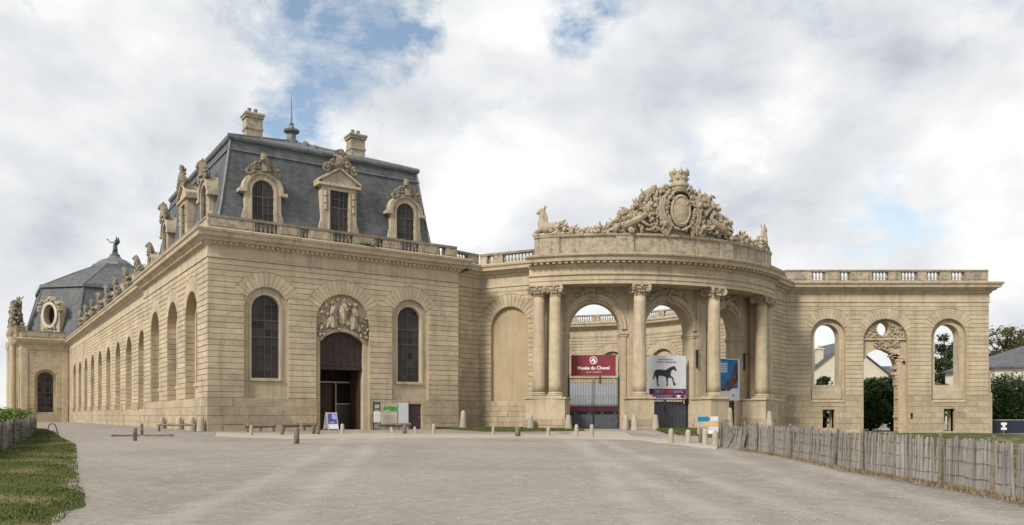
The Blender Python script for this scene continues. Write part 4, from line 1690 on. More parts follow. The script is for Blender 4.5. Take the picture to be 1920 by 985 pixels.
    m.box(-W + .1, -W + .5, 0.55, 30, CORNICE_Z - .02, CORNICE_Z + 1.2)
    m.box(23.4, 24.2, 0.5, 30, BASE_Z, 13.3)
    m.obj('rear_wall', 'stone_parapet', T)
    # octagonal dome
    cx, cy = 9.0, 15.1

    def octa(ap, ch, z):
        pts = []
        for sx, sy, first in ((-1, -1, 0), (1, -1, 1), (1, 1, 0), (-1, 1, 1)):
            a = (cx + sx * ap, cy + sy * (ap - ch), z)
            b = (cx + sx * (ap - ch), cy + sy * ap, z)
            pts += [a, b] if first == 0 else [b, a]
        return pts
    m = MB()
    rings = [octa(14.3, 6.6, 13.2), octa(12.9, 6.0, 18.0), octa(11.7, 5.5, 22.6)]
    for r0, r1 in zip(rings[:-1], rings[1:]):
        for k in range(8):
            a, b, c2, d2 = r0[k], r0[(k + 1) % 8], r1[(k + 1) % 8], r1[k]
            L0 = math.dist(a, b)
            h = math.dist(a, d2)
            m.uvquad([a, b, c2, d2], [(0, 0), (L0, 0), (L0 - .3, h), (.3, h)])
    roof = m.obj('roof', 'slate', T, fix=False)
    m = MB()
    up = [octa(11.9, 5.6, 22.7), octa(7.0, 3.3, 25.6), octa(3.3, 1.5, 27.6)]
    for r0, r1 in zip(up[:-1], up[1:]):
        for k in range(8):
            a, b, c2, d2 = r0[k], r0[(k + 1) % 8], r1[(k + 1) % 8], r1[k]
            L0 = math.dist(a, b)
            h = math.dist(a, d2)
            m.uvquad([a, b, c2, d2], [(0, 0), (L0, 0), (L0 * .8, h), (L0 * .2, h)])
    m.obj('upper_roof', 'slate', roof, fix=False)
    m = MB()
    for r0, r1 in ((octa(12.1, 5.7, 22.35), octa(12.1, 5.7, 22.9)), (octa(3.7, 1.7, 27.3), octa(3.7, 1.7, 27.9))):
        for k in range(8):
            m.quad(r0[k], r0[(k + 1) % 8], r1[(k + 1) % 8], r1[k])
        m.f.append(tuple(range(len(m.v), len(m.v) + 8)))
        m.v += r1
        m.f.append(tuple(range(len(m.v), len(m.v) + 8)))
        m.v += r0
    for k in range(8):
        m.tube([rings[0][k], rings[1][k], rings[2][k]], 0.16, 5)
        m.tube([up[0][k], up[1][k], up[2][k]], 0.14, 5)
    # lantern cap
    m.lathe([(3.3, 27.9), (3.0, 28.5), (2.2, 29.1), (1.2, 29.5), (0.9, 29.9)], 8, (cx, cy, 0))
    m.obj('lead_edge', 'lead', roof)
    # oval dormer on the diagonal face
    d = Vector((-1, -1)).normalized()
    base = Vector((cx, cy)) + d * 15.45
    u = Vector((-d.y, d.x))
    if u.x < 0:
        u = -u
    PD = lambda a, dd, z: (base.x + u.x * a + d.x * dd, base.y + u.y * a + d.y * dd, z)
    zc = 17.4
    m = wall_mb(PD, -1.75, 1.75, 13.3, lambda x: zc + 0.3 + 2.3 * math.sqrt(max(0, 1 - (x / 1.76) ** 2)), 0.1, -2.6,
                [oval(0, zc, 1.05, 1.7)], [-1.75 * math.cos(PI * k / 14) for k in range(15)])
    dm = m.obj('dormer', 'stone_trim', T)
    m = MB()
    n = 24
    i0 = len(m.v)
    for k in range(n):
        a = 2 * PI * k / n
        for rr, dd in ((0.0, 0.05), (0.0, 0.35), (0.42, 0.35), (0.42, 0.05)):
            m.v.append(PD((1.05 + rr) * math.cos(a), dd, zc + (1.7 + rr) * math.sin(a)))
    for k in range(n):
        for q in range(4):
            a, b = i0 + k * 4 + q, i0 + k * 4 + (q + 1) % 4
            a2, b2 = i0 + ((k + 1) % n) * 4 + q, i0 + ((k + 1) % n) * 4 + (q + 1) % 4
            m.f.append((a, b, b2, a2))
    m.obj('hood', 'stone_pale', dm)
    m = MB()
    m.box(-1.1, 1.1, -1.0, -0.9, 15.5, 19.2, PD)
    m.obj('pane', 'glass', dm)
    m = MB()
    rg = random.Random(2)
    for k in range(46):
        a = rg.uniform(0, PI)
        r = rg.uniform(1.75, 2.15)
        lump(m, PD(r * math.cos(a), rg.uniform(0, .35), zc + 0.4 + r * 1.15 * math.sin(a)), (.32, .3, .26), rg)
    for k in range(20):
        lump(m, PD(rg.uniform(-1.2, 1.2), rg.uniform(0.0, .3), rg.uniform(14.6, 15.6)), (.26, .2, .22), rg)
    m.obj('carving', 'stone_carved', dm)
    # statue on the lantern
    wp = Fr(cx, 91.9 + cy, 29.8)
    s = MB()
    s.lathe([(0.9, 0), (0.9, 0.4), (0.6, 0.5), (0.5, 0.9)], 10)
    s.tube([(0, 0, .8), (0.05, 0, 1.6), (0, 0, 2.3), (0.05, 0, 2.9)], [.5, .42, .38, .2], 8)
    lump(s, (0.05, 0, 3.15), (.2, .2, .24), random.Random(1))
    s.tube([(0, 0, 2.6), (-.5, -.1, 2.9), (-.9, -.1, 2.75)], [.14, .11, .08], 6)
    s.tube([(-.9, -.1, 2.7), (-1.15, -.1, 3.25), (-1.5, -.1, 3.45)], [.05, .07, .14], 6)
    for e in (-1, 1):
        s.tube([(.15, e * .1, 2.3), (.5, e * .35, 3.0), (.45, e * .4, 3.9)], [.22, .30, .06], 6)
    s.tube([(0, 0, .9), (-.35, .05, .7), (-.6, .1, .3)], [.25, .18, .1], 6)
    so = s.obj('statue', 'verdigris', None, smooth=True)
    so.location = wp
    so.scale = (0.95, 0.95, 0.92)
    tag(so, 'small dark winged statue blowing a trumpet on top of the far dome', 'statue')


build_dome()


# ================================================================== SCREEN WALLS beside the portal
def straight_wall(name, label, A, B, niche, parapet_groups, seed, thick=0.9, bare=False):
    rng = random.Random(seed)
    L = math.dist(A, B)
    T = thing(name, label, 'wall', (A[0], A[1], 0), math.atan2(B[1] - A[1], B[0] - A[0]))
    P = lambda a, d, z: (a, -d, z)
    ops, blk = [], []
    if niche:
        c, hw, zb, zs = niche
        ops = [opening(c, hw, zb, zs)]
        blk = [(c, hw + .02, zb, zs, hw + 1.0, R(22))]
    wall_mb(P, 0, L, BASE_Z, WALL_TOP, 0, -thick, ops).obj('wall', 'stone_core', T)
    if niche:
        m = wall_mb(P, c - hw - .05, c + hw + .05, zb - .1, zs + hw + .1, -0.30, -thick + .02, [])
        m.obj('niche', 'stone_core', T)
        voussoirs(P, c, hw + .02, zs, hw + 1.0, R(22), T, 15)
    courses(P, 0, L, PLINTH_Z, WALL_TOP - .03, blk, T, rng=rng)
    blocks_rows(P, 0, L, BASE_Z, PLINTH_Z - .012, T, [], rng, 7 if niche else 5, 0.8, proud=0.05)
    m = MB()
    m.sweep([(L, 0), (0, 0)], CORNICE)
    m.obj('cornice', 'stone_trim', T)
    if parapet_groups is not None:
        parapet(P, 0, L, CORNICE_Z, parapet_groups, T)
    return T, P, L


LA, LB, LC = Fr(PAV_W, 1.0)[:2], (-2.62, 65.35), (2.0, 63.0)
straight_wall('screen_wall', 'narrow coursed wall in the recess beside the end pavilion', LA, LB, None, [(1.3, 4)], 2)
straight_wall('screen_wall', 'coursed limestone wall with a tall blind arched niche beside the portal', LB, LC, (2.72, 1.66, 1.9, 8.1), [(0.95, 2), (3.4, 9)], 3)
straight_wall('screen_wall', 'short coursed wall between the portal and the ruined right wing', (20.75, 67.6), (24.72, 73.0), None, [(3.2, 6)], 4)

# ================================================================== ENTRANCE PORTAL
PC = (7.9, 77.1)
PHC = R(17.2)
PR0 = 16.0


def PP(a, d, z):
    ph = PHC + a / PR0
    r = PR0 + d
    return (r * math.sin(ph), -r * math.cos(ph), z)


def PPw(a, d, z):
    p = PP(a, d, z)
    return (p[0] + PC[0], p[1] + PC[1], z)


def arc_path(a0, a1, n):
    return [PP(a0 + (a1 - a0) * k / n, 0, 0)[:2] for k in range(n + 1)]


ARCHES = (-6.55, 0.0, 6.55)
SINGLES = (-3.12, 3.12)
PAIRS = (-10.0, 10.15)


def build_portal():
    rng = random.Random(9)
    T = thing('entrance_portal', 'curved limestone portal with giant columns, three arches and carved pediment', 'gateway', (*PC, 0))
    brk = [-11.3 + 0.5 * k for k in range(46)]
    ops = [opening(a, 2.27, BASE_Z, 7.6, n=18) for a in ARCHES]
    wall_mb(PP, -11.2, 11.3, BASE_Z, 11.2, -1.2, -2.5, ops, brk).obj('wall', 'stone_portal', T)
    for a in ARCHES:
        m = MB()
        band_arch(m, PP, a, 2.29, 2.72, 7.78, 7.78, -1.25, -1.06, 22)
        band_arch(m, PP, a, 2.30, 2.44, 7.78, 7.78, -1.25, -1.00, 22)
        m.obj('archivolt', 'stone_portal', T)
        for s in (-1, 1):
            m = MB()
            x0, x1 = sorted((a + s * 2.20, a + s * 2.80))
            m.bbox(x0, x1, -2.6, -1.02, 7.36, 7.58, 0.03, PP)
            m.bbox(x0 + .03, x1 - .03, -2.56, -1.08, 7.20, 7.36, 0.02, PP)
            m.obj('impost', 'stone_portal', T)
            m = MB()
            x0, x1 = sorted((a + s * 2.29, a + s * 2.70))
            m.bbox(x0, x1, -1.25, -1.12, 0.9, 7.19, 0.02, PP)
            m.obj('jamb_pilaster', 'stone_portal', T)
        # carved keystone and spandrels
        c = MB()
        rg = random.Random(int(a * 10) + 200)
        Q = lambda x, y, z: PP(a + x, -1.10 - y, z)
        scroll(c, (0, -0.05, 10.25), 0.30, 1.2, 0.14, rg, 1, Q, PI / 2)
        for k in range(44):
            x = rg.uniform(-1.7, 1.7)
            z0 = 7.78 + math.sqrt(max(0, 2.75 ** 2 - x * x)) + .05
            if z0 > 10.8:
                continue
            if k % 2:
                plant_leaf(c, (x, 0.0, z0), rg.uniform(.3, .55), .11, PI / 2 + (-x * .5) + rg.uniform(-.5, .5), 0, .3, .05, Q)
            else:
                p = Q(x, -rg.uniform(0, .10), z0 + rg.uniform(0.05, .4))
                lump(c, p, (rg.uniform(.1, .2), .13, .13), rg)
        for k in range(8):
            lump(c, Q(rg.uniform(-.25, .25), -rg.uniform(.05, .2), rg.uniform(9.95, 10.6)), (.17, .15, .17), rg)
        c.obj('carved_keystone', 'stone_carved', T)
    # responds behind the columns
    for a in SINGLES + (PAIRS[0] - .63, PAIRS[0] + .63, PAIRS[1] - .63, PAIRS[1] + .63):
        m = MB()
        m.bbox(a - .46, a + .46, -1.25, -1.05, 0.0, 10.99, 0.02, PP)
        m.obj('pilaster', 'stone_portal', T)
    # pedestals
    for a, hw in [(s, 0.86) for s in SINGLES] + [(p, 1.46) for p in PAIRS]:
        m = MB()
        n = 1 if hw < 1 else 3
        for k in range(n):
            x0, x1 = a - hw + 2 * hw * k / n, a - hw + 2 * hw * (k + 1) / n
            m.box(x0, x1, -1.3, 1.06, 0.85, 2.35, PP)
        pd = m.obj('pedestal', 'stone_portal', T)
        m = MB()
        m.bbox(a - hw - .10, a + hw + .10, -1.3, 1.16, 2.35, 2.50, 0.03, PP)
        m.obj('pedestal_cap', 'stone_portal', pd)
        for r in range(3):
            za, zb = BASE_Z + 0.48 * r, BASE_Z + 0.48 * (r + 1)
            x = a - hw - .10
            while x < a + hw + .08:
                w = rng.uniform(.5, .9)
                xe = min(a + hw + .10, x + w)
                if a + hw + .1 - xe < .25:
                    xe = a + hw + .10
                m = MB()
                e = rng.uniform(-.02, .02)
                m.bbox(x + .006, xe - .006, -1.3, 1.16 + e, za + .006, zb - .006, 0.02, PP)
                m.obj('footing_block', 'stone_plinth', pd)
                x = xe
    # columns
    sh = MB()
    prof = []
    for k in range(13):
        t = k / 12
        prof.append((0.515 * (1 - 0.155 * t ** 1.7), 2.86 + (10.20 - 2.86) * t))
    sh.lathe(prof, 28)
    shm = sh.mesh('column')
    shm.materials.append(MATS['stone_portal'])
    shm.polygons.foreach_set('use_smooth', [len(p.vertices) == 4 for p in shm.polygons])
    bs = MB()
    bs.bbox(-.66, .66, -.66, .66, 2.50, 2.62, .015)
    bs.lathe([(.60, 2.62), (.665, 2.66), (.665, 2.71), (.60, 2.745), (.56, 2.76), (.59, 2.79), (.60, 2.82), (.56, 2.86), (.515, 2.90)], 28)
    bsm = bs.mesh('base')
    bsm.materials.append(MATS['stone_portal'])
    cp = MB()
    cp.lathe([(.435, 10.14), (.48, 10.17), (.48, 10.22), (.44, 10.25), (.44, 10.45), (.50, 10.52), (.60, 10.62), (.60, 10.70)], 24)
    cp.bbox(-.66, .66, -.66, .66, 10.86, 11.0, .03)
    cp.bbox(-.56, .56, -.56, .56, 10.68, 10.87, .02)
    rg = random.Random(6)
    for qx, qy in ((-1, -1), (1, -1), (1, 1), (-1, 1)):
        ax = Vector((qx, qy, 0)).normalized()
        for ring, ww in ((0.23, .085), (0.12, .10)):
            pts = []
            for k in range(13):
                t = 2 * PI * k / 12
                pts.append(Vector((qx * .52, qy * .52, 10.66)) + ax * (math.cos(t) * ring) + Vector((0, 0, math.sin(t) * ring)))
            cp.tube(pts, ww, 6, cap=False)
    for qx, qy in ((0, -1), (0, 1), (1, 0), (-1, 0)):
        for k in range(3):
            e = (k - 1) * .17
            lump(cp, (qx * .54 + (e if qx == 0 else 0), qy * .54 + (e if qy == 0 else 0), 10.42), (.09, .09, .12), rg)
        lump(cp, (qx * .60, qy * .60, 10.80), (.13, .13, .11), rg)
    cpm = cp.mesh('capital')
    cpm.materials.append(MATS['stone_carved'])
    for a in SINGLES + (PAIRS[0] - .63, PAIRS[0] + .63, PAIRS[1] - .63, PAIRS[1] + .63):
        c = put(bpy.data.objects.new('column', shm), T)
        p = PP(a, 0.35, 0)
        c.location = p
        c.rotation_euler = (0, 0, PHC + a / PR0)
        put(bpy.data.objects.new('base', bsm), c)
        put(bpy.data.objects.new('capital', cpm), c)
    # entablature
    path = arc_path(-11.25, 11.4, 54)
    m = MB()
    m.sweep(path, [(-1.7, 11.0), (0.80, 11.0), (0.80, 11.26), (0.86, 11.29), (0.86, 11.58), (0.98, 11.68), (0.98, 11.74), (0.84, 11.78), (0.84, 12.22), (0.95, 12.30),
                   (1.02, 12.42), (1.02, 12.60), (1.48, 12.63), (1.54, 12.86), (1.70, 12.98), (1.74, 13.10), (1.62, 13.15), (-1.7, 13.2)], side=-1)
    m.obj('entablature', 'stone_portal', T)
    md = MB()
    md.bbox(-.11, .11, -.36, 0, 0, .17, .02)
    mdm = md.mesh('modillion')
    mdm.materials.append(MATS['stone_portal'])
    n = 52
    for k in range(n):
        a = -11.0 + 22.2 * k / (n - 1)
        o = put(bpy.data.objects.new('modillion', mdm), T)
        o.location = PP(a, 1.03, 12.46)
        o.rotation_euler = (0, 0, PHC + a / PR0)
    # attic
    path = arc_path(-10.95, 11.2, 54)
    m = MB()
    m.sweep(path, [(-0.9, 13.17), (0.62, 13.17), (0.62, 13.36), (0.50, 13.42), (0.50, 14.52), (0.60, 14.58), (0.66, 14.66), (0.66, 14.80), (-0.9, 14.84)], side=-1)
    m.obj('attic', 'stone_parapet', T)
    for a0, a1 in ((-10.9, -9.0), (-4.9, -3.6), (3.6, 4.9), (9.1, 11.15)):
        m = MB()
        for k in range(3):
            x0, x1 = a0 + (a1 - a0) * k / 3, a0 + (a1 - a0) * (k + 1) / 3
            m.box(x0, x1, 0.3, 0.60, 13.37, 14.57, PP)
        m.obj('attic_pier', 'stone_parapet', T)
    # ------- great carved coat of arms
    AC = -0.15
    Q = lambda x, y, z: PP(AC + x, 0.35 - y, z)
    rg = random.Random(55)
    half = [(5.0, 14.8), (4.9, 15.55), (4.6, 16.15), (4.0, 16.55), (3.45, 16.95), (2.95, 17.5), (2.35, 18.05), (1.6, 18.1), (0.85, 18.45), (0.0, 18.5)]

    def top(x):
        x = abs(x)
        for (xa, za), (xb, zb) in zip(half[:-1], half[1:]):
            if xb <= x <= xa:
                return za + (zb - za) * (xa - x) / (xa - xb)
        return 14.8
    bk = MB()
    xs = [-4.8 + 0.4 * k for k in range(25)]
    wall_mb(lambda a, d, z: PP(AC + a, d, z), -4.8, 4.8, 14.8, lambda x: max(14.85, top(x) - 0.22 + 0.12 * math.sin(x * 5.0) + 0.08 * math.sin(x * 11.0)), 0.30, -0.35, [], xs, bk)
    bk.obj('carving_ground', 'stone_carved', T)
    c = MB()
    for k in range(720):
        x = rg.uniform(-4.85, 4.85)
        if abs(x) < 0.9 and rg.random() < .8:
            continue
        z = 14.88 + (top(x) - 14.90) * rg.random() ** .62
        big = rg.random()
        r = .10 + .22 * big * big
        p = Q(x, -rg.uniform(-.05, .42), z)
        lump(c, p, (r * rg.uniform(.7, 1.7), r * rg.uniform(.7, 1.1), r * rg.uniform(.6, 1.3)), rg)
    for k in range(90):                           # limbs, straps, horns and folds running through the heap
        x = rg.uniform(.9, 4.4) * rg.choice((-1, 1))
        z = 14.95 + (top(x) - 15.2) * rg.random()
        a = rg.uniform(0, PI)
        L = rg.uniform(.35, .9)
        bend = rg.uniform(-.25, .25)
        pts = [Q(x + math.cos(a) * L * t - math.sin(a) * bend * math.sin(PI * t), -.30 - .15 * math.sin(PI * t), min(top(x) + .15, z + math.sin(a) * L * t + math.cos(a) * bend * math.sin(PI * t))) for t in (0, .35, .7, 1)]
        w = rg.uniform(.05, .11)
        c.tube(pts, [w * 1.2, w * 1.3, w, w * .5], 6)
    for s in (-1, 1):
        for xx, hh, tilt, w in ((4.1, .42, .5, .13), (3.35, .5, .2, .11), (2.75, .62, .35, .12), (2.3, .4, -.1, .15), (1.85, .62, .1, .14), (1.35, .36, .3, .13)):
            xx += rg.uniform(-.15, .15)
            zz = top(xx) - .2
            c.tube([Q(s * xx, -.1, zz), Q(s * (xx + tilt * hh * .5), -.15, zz + hh * .55), Q(s * (xx + tilt * hh), -.12, zz + hh)], [w * 1.3, w, w * .45], 6)
            for e in range(3):
                lump(c, Q(s * (xx + rg.uniform(-.2, .2)), -rg.uniform(0, .2), zz + rg.uniform(0, .3)), (.15, .13, .13), rg)
        # a hound lying on each slope of the heap
        c.tube([Q(s * 4.3, -.3, 15.25), Q(s * 3.7, -.42, 15.55), Q(s * 3.0, -.42, 15.9), Q(s * 2.6, -.40, 16.2)], [.20, .30, .28, .20], 8)
        c.tube([Q(s * 2.65, -.42, 16.2), Q(s * 2.75, -.48, 16.55), Q(s * 3.05, -.52, 16.6)], [.17, .16, .09], 7)
        c.tube([Q(s * 3.1, -.45, 15.8), Q(s * 2.6, -.55, 15.4), Q(s * 2.2, -.5, 15.3)], [.13, .10, .07], 6)
        scroll(c, (s * 4.45, -.25, 15.2), .36, 1.5, .12, rg, s, Q, PI / 2)
        scroll(c, (s * 1.95, -.30, 15.2), .36, 1.4, .12, rg, s, Q, PI)
        # folds of the mantle beside the shield
        for k in range(3):
            x = s * (1.22 + .17 * k)
            w1, w2, w3 = (rg.uniform(-.14, .14) for _ in range(3))
            c.tube([Q(s * .75, -.30, 18.15 - .1 * k), Q(x + s * .1 + w1, -.42, 17.5 - .1 * k), Q(x + w2, -.45, 16.6), Q(x - s * .10 + w3, -.44, 15.9), Q(x - s * .40 + w1, -.42, 15.3), Q(x - s * .25 + w2, -.35, 14.6 + .12 * k)],
                   [.12, .15, .12, .16, .12, .08], 7)
        for k in range(40):                       # carved edge round the cartouche
            a = -1.45 + 2.9 * k / 39
            lump(c, Q(s * (1.05 + rg.uniform(-.06, .16)) * math.cos(a), -.48 - rg.uniform(0, .14), 16.62 + 1.50 * math.sin(a)), (rg.uniform(.08, .16), .12, rg.uniform(.08, .15)), rg)
    c.obj('carving', 'stone_carved', T)
    # shield
    sm = MB()
    for k in range(9):
        t = k / 8
    i0 = len(sm.v)
    n = 26
    rings = [(1.0, -0.10), (1.0, -.55), (.86, -.66), (.80, -.58), (.74, -.60), (.40, -.70), (.0, -.74)]
    for rr, dd in rings:
        for k in range(n):
            a = 2 * PI * k / n
            x = 0.82 * rr * math.cos(a)
            z = 16.62 + 1.18 * rr * math.sin(a) * (1.0 if math.sin(a) > 0 else 1.08)
            sm.v.append(Q(x, dd, z))
    for r_ in range(len(rings) - 1):
        for k in range(n):
            a = i0 + r_ * n + k
            b = i0 + r_ * n + (k + 1) % n
            sm.f.append((a, b, b + n, a + n))
    for px_, pz_ in ((-.35, 16.95), (.35, 16.95), (0, 16.25)):      # three small devices on the shield
        for e in range(3):
            plant_leaf(sm, (px_, -.66, pz_), .34, .07, PI / 2 + (e - 1) * .6, 0, .05, .02, Q)
    sm.obj('shield', 'stone_carved', T, smooth=False)
    # crown
    cr = MB()
    o = Vector(Q(0, -.25, 0))
    cr.lathe([(.50, 18.0), (.60, 18.2), (.62, 18.30), (.74, 18.42), (.74, 18.60), (.60, 18.66), (.58, 18.80), (.66, 19.25), (.70, 19.40), (.55, 19.40), (.50, 19.0)], 16, (o.x, o.y, 0))
    for k in range(8):
        a = 2 * PI * k / 8
        cr.tube([(o.x + .64 * math.cos(a), o.y + .64 * math.sin(a), 19.30), (o.x + .68 * math.cos(a), o.y + .68 * math.sin(a), 19.52), (o.x + .70 * math.cos(a), o.y + .70 * math.sin(a), 19.72)], [.13, .12, .04], 6)
        for e in (-.16, .16):
            lump(cr, (o.x + .67 * math.cos(a + e), o.y + .67 * math.sin(a + e), 19.45), (.10, .10, .11), rg)
        lump(cr, (o.x + .68 * math.cos(a + .39), o.y + .68 * math.sin(a + .39), 18.95), (.10, .10, .13), rg)
    cr.obj('crown', 'stone_carved', T)
    # low garlands along the attic
    for s, e0, e1 in ((-1, 5.0, 9.6), (1, 4.9, 9.9)):
        g = MB()
        for k in range(120):
            x = s * rg.uniform(e0, e1)
            hgt = .55 + .25 * math.sin(x * 2.1) + (.3 if abs(x) > 8.6 else 0)
            z = 14.82 + rg.random() ** 1.3 * hgt
            if k % 3 == 0:
                plant_leaf(g, (x, 0.05, z), rg.uniform(.3, .55), .12, rg.uniform(.3, PI - .3), 0, .3, .03, Q)
            else:
                lump(g, Q(x, rg.uniform(-.25, .2), z), (rg.uniform(.12, .26), .18, rg.uniform(.10, .2)), rg)
        for k in range(5):
            scroll(g, (s * (e0 + .7 + .85 * k), -.1, 15.12), .28, 1.2, .09, rg, s, Q)
        xa = s * (e0 + .05)
        g.box(min(s * e0, s * e1), max(s * e0, s * e1), -.35, .35, 14.8, 15.0, lambda a, d, z: PP(AC + a, d, z))
        g.obj('garland', 'stone_carved', T)
    return T


build_portal()


def statue_animal(name, label, a, flip):
    """recumbent carved animal with a raised neck, built along x with the head at -x"""
    m = MB()
    rg = random.Random(3)
    m.tube([(1.25, 0, .42), (.9, 0, .55), (.35, 0, .60), (-.15, 0, .62), (-.45, 0, .62)], [.30, .46, .44, .46, .34], 12)
    m.tube([(-.35, 0, .55), (-.50, 0, 1.05), (-.48, 0, 1.55), (-.40, 0, 1.95)], [.42, .33, .25, .19], 12)
    m.tube([(-.34, 0, 1.92), (-.52, -.04, 2.02), (-.80, -.06, 1.86), (-.92, -.07, 1.76)], [.20, .21, .13, .10], 10)
    for e in (-1, 1):
        m.tube([(-.34, e * .10, 2.08), (-.22, e * .15, 2.32), (-.14, e * .17, 2.44)], [.07, .075, .02], 6)
        m.tube([(-.45, e * .22, .45), (-.85, e * .26, .42), (-1.15, e * .26, .16), (-.85, e * .26, .10)], [.17, .14, .10, .09], 7)
        m.tube([(1.0, e * .28, .55), (.6, e * .42, .50), (.95, e * .44, .14), (.45, e * .44, .10)], [.30, .24, .13, .10], 8)
    m.tube([(-.30, 0, 2.05), (-.16, 0, 1.6), (-.10, 0, 1.1), (.05, 0, .9)], [.07, .11, .12, .06], 6)
    m.tube([(1.35, 0, .45), (1.62, 0, .62), (1.75, .1, .35), (1.7, .15, .05)], [.13, .11, .10, .04], 6)
    m.box(-1.15, 1.5, -.5, .5, -.05, .09)
    o = m.obj(name, 'stone_carved', None, smooth=True)
    mod = o.modifiers.new('blend', 'REMESH')
    mod.mode = 'VOXEL'
    mod.voxel_size = 0.055
    mod.use_smooth_shade = True
    sm = o.modifiers.new('soften', 'SMOOTH')
    sm.iterations = 2
    o.location = PPw(a, 0.1, 14.86)
    o.rotation_euler = (0, 0, PHC + a / PR0)
    o.scale = (flip * 0.98, 1.0, 0.98)
    tag(o, label, 'statue')


statue_animal('animal_statue', 'carved stone animal with raised neck at the left end of the portal attic', -10.0, 1)
statue_animal('animal_statue', 'carved stone animal with raised neck at the right end of the portal attic', 10.25, -1)


# ================================================================== COURTYARD WALL seen through the arches
def build_court():
    cx, cy, RR = 4.3, 86.3, 19.4
    T = thing('courtyard_wall', 'round courtyard wall with balustrade seen through the portal arches', 'wall', (cx, cy, 0))

    def P(a, d, z):
        th = a / RR
        r = RR - d
        return (r * math.sin(th), r * math.cos(th), z)
    a0, a1 = -33.0, 39.0
    cs = [-26.6 + 7.1 * k for k in range(10)]
    cs = [c for c in cs if a0 + 2 < c < a1 - 2]
    ops = [opening(c, 1.75, 1.2, 7.6) for c in cs]
    n = 80
    brk = [a0 + (a1 - a0) * k / n for k in range(n + 1)]
    wall_mb(P, a0, a1, BASE_Z, WALL_TOP, 0, -0.45, ops, brk).obj('wall', 'stone_core', T)
    wall_mb(P, a0, a1, BASE_Z, WALL_TOP, -0.40, -1.0, [], brk).obj('niche_back', 'stone_wall', T)
    j = MB()
    blk = [(c, 1.77, 1.2, 7.6, 2.7, R(28)) for c in cs]
    seg = 40
    for k in range(seg):
        b0, b1 = a0 + (a1 - a0) * k / seg, a0 + (a1 - a0) * (k + 1) / seg
        near = []
        for b in blk:
            # only blocks whose footprint touches this chunk, clipped to it
            if b[0] + 2.75 > b0 and b[0] - 2.75 < b1:
                near.append(b)
        hh = COURSE
        z = 0.0
        while z < WALL_TOP - .1:
            za, zb = z + .02, min(z + hh, WALL_TOP) - .02
            z += hh
            l0, r0 = b0, b1
            l1, r1 = b0, b1
            skip = False
            for b in near:
                ha, hb = course_half(b, za), course_half(b, zb)
                h = max(ha, hb)
                if h <= 0:
                    continue
                if b[0] - h <= l0 + .02 and b[0] + h >= r0 - .02:
                    skip = True
                elif b[0] - h < r0 and b[0] + h >= r0:
                    r0 = r1 = b[0] - h
                elif b[0] + h > l0 and b[0] - h <= l0:
                    l0 = l1 = b[0] + h
                elif b[0] - h > l0 and b[0] + h < r0:
                    skip = True
            if skip or r0 - l0 < .06:
                continue
            j.panel(P, [(l0, za), (r0, za), (r1, zb), (l1, zb)], -.02, .05, .02)
    for c in cs:
        voussoirs(P, c, 1.77, 7.6, 2.7, R(28), T, 13, joined=j)
    o = j.obj('far_courses', 'stone_wall', T)
    o['kind'] = 'stuff'
    m = MB()
    path = [P(a0 + (a1 - a0) * k / 80, 0, 0)[:2] for k in range(81)]
    m.sweep(path, CORNICE, side=-1)
    m.obj('cornice', 'stone_trim', T)
    # balustrade
    m = MB()
    zz = CORNICE_Z
    m.sweep(path, [(-.5, zz - .02), (-.08, zz - .02), (-.08, zz + .22), (-.5, zz + .22)], side=-1)
    m.sweep(path, [(-.52, zz + .88), (-.06, zz + .88), (-.06, zz + 1.05), (-.52, zz + 1.05)], side=-1)
    m.obj('parapet_rail', 'stone_parapet', T)
    for k in range(24):
        b0 = a0 + 3.0 * k
        m = MB()
        m.box(b0 + .05, b0 + 1.1, -.5, -.1, zz + .2, zz + .9, P)
        m.obj('parapet_panel', 'stone_parapet', T)
        for q in range(6):
            b = put(bpy.data.objects.new('baluster', baluster_mesh()), T)
            b.location = P(b0 + 1.27 + .30 * q, -.3, zz + .2)
            b.rotation_euler = (0, 0, -(b0 + 1.27) / RR)
            b.scale = (1, 1, .7 / .61)
    return T


build_court()


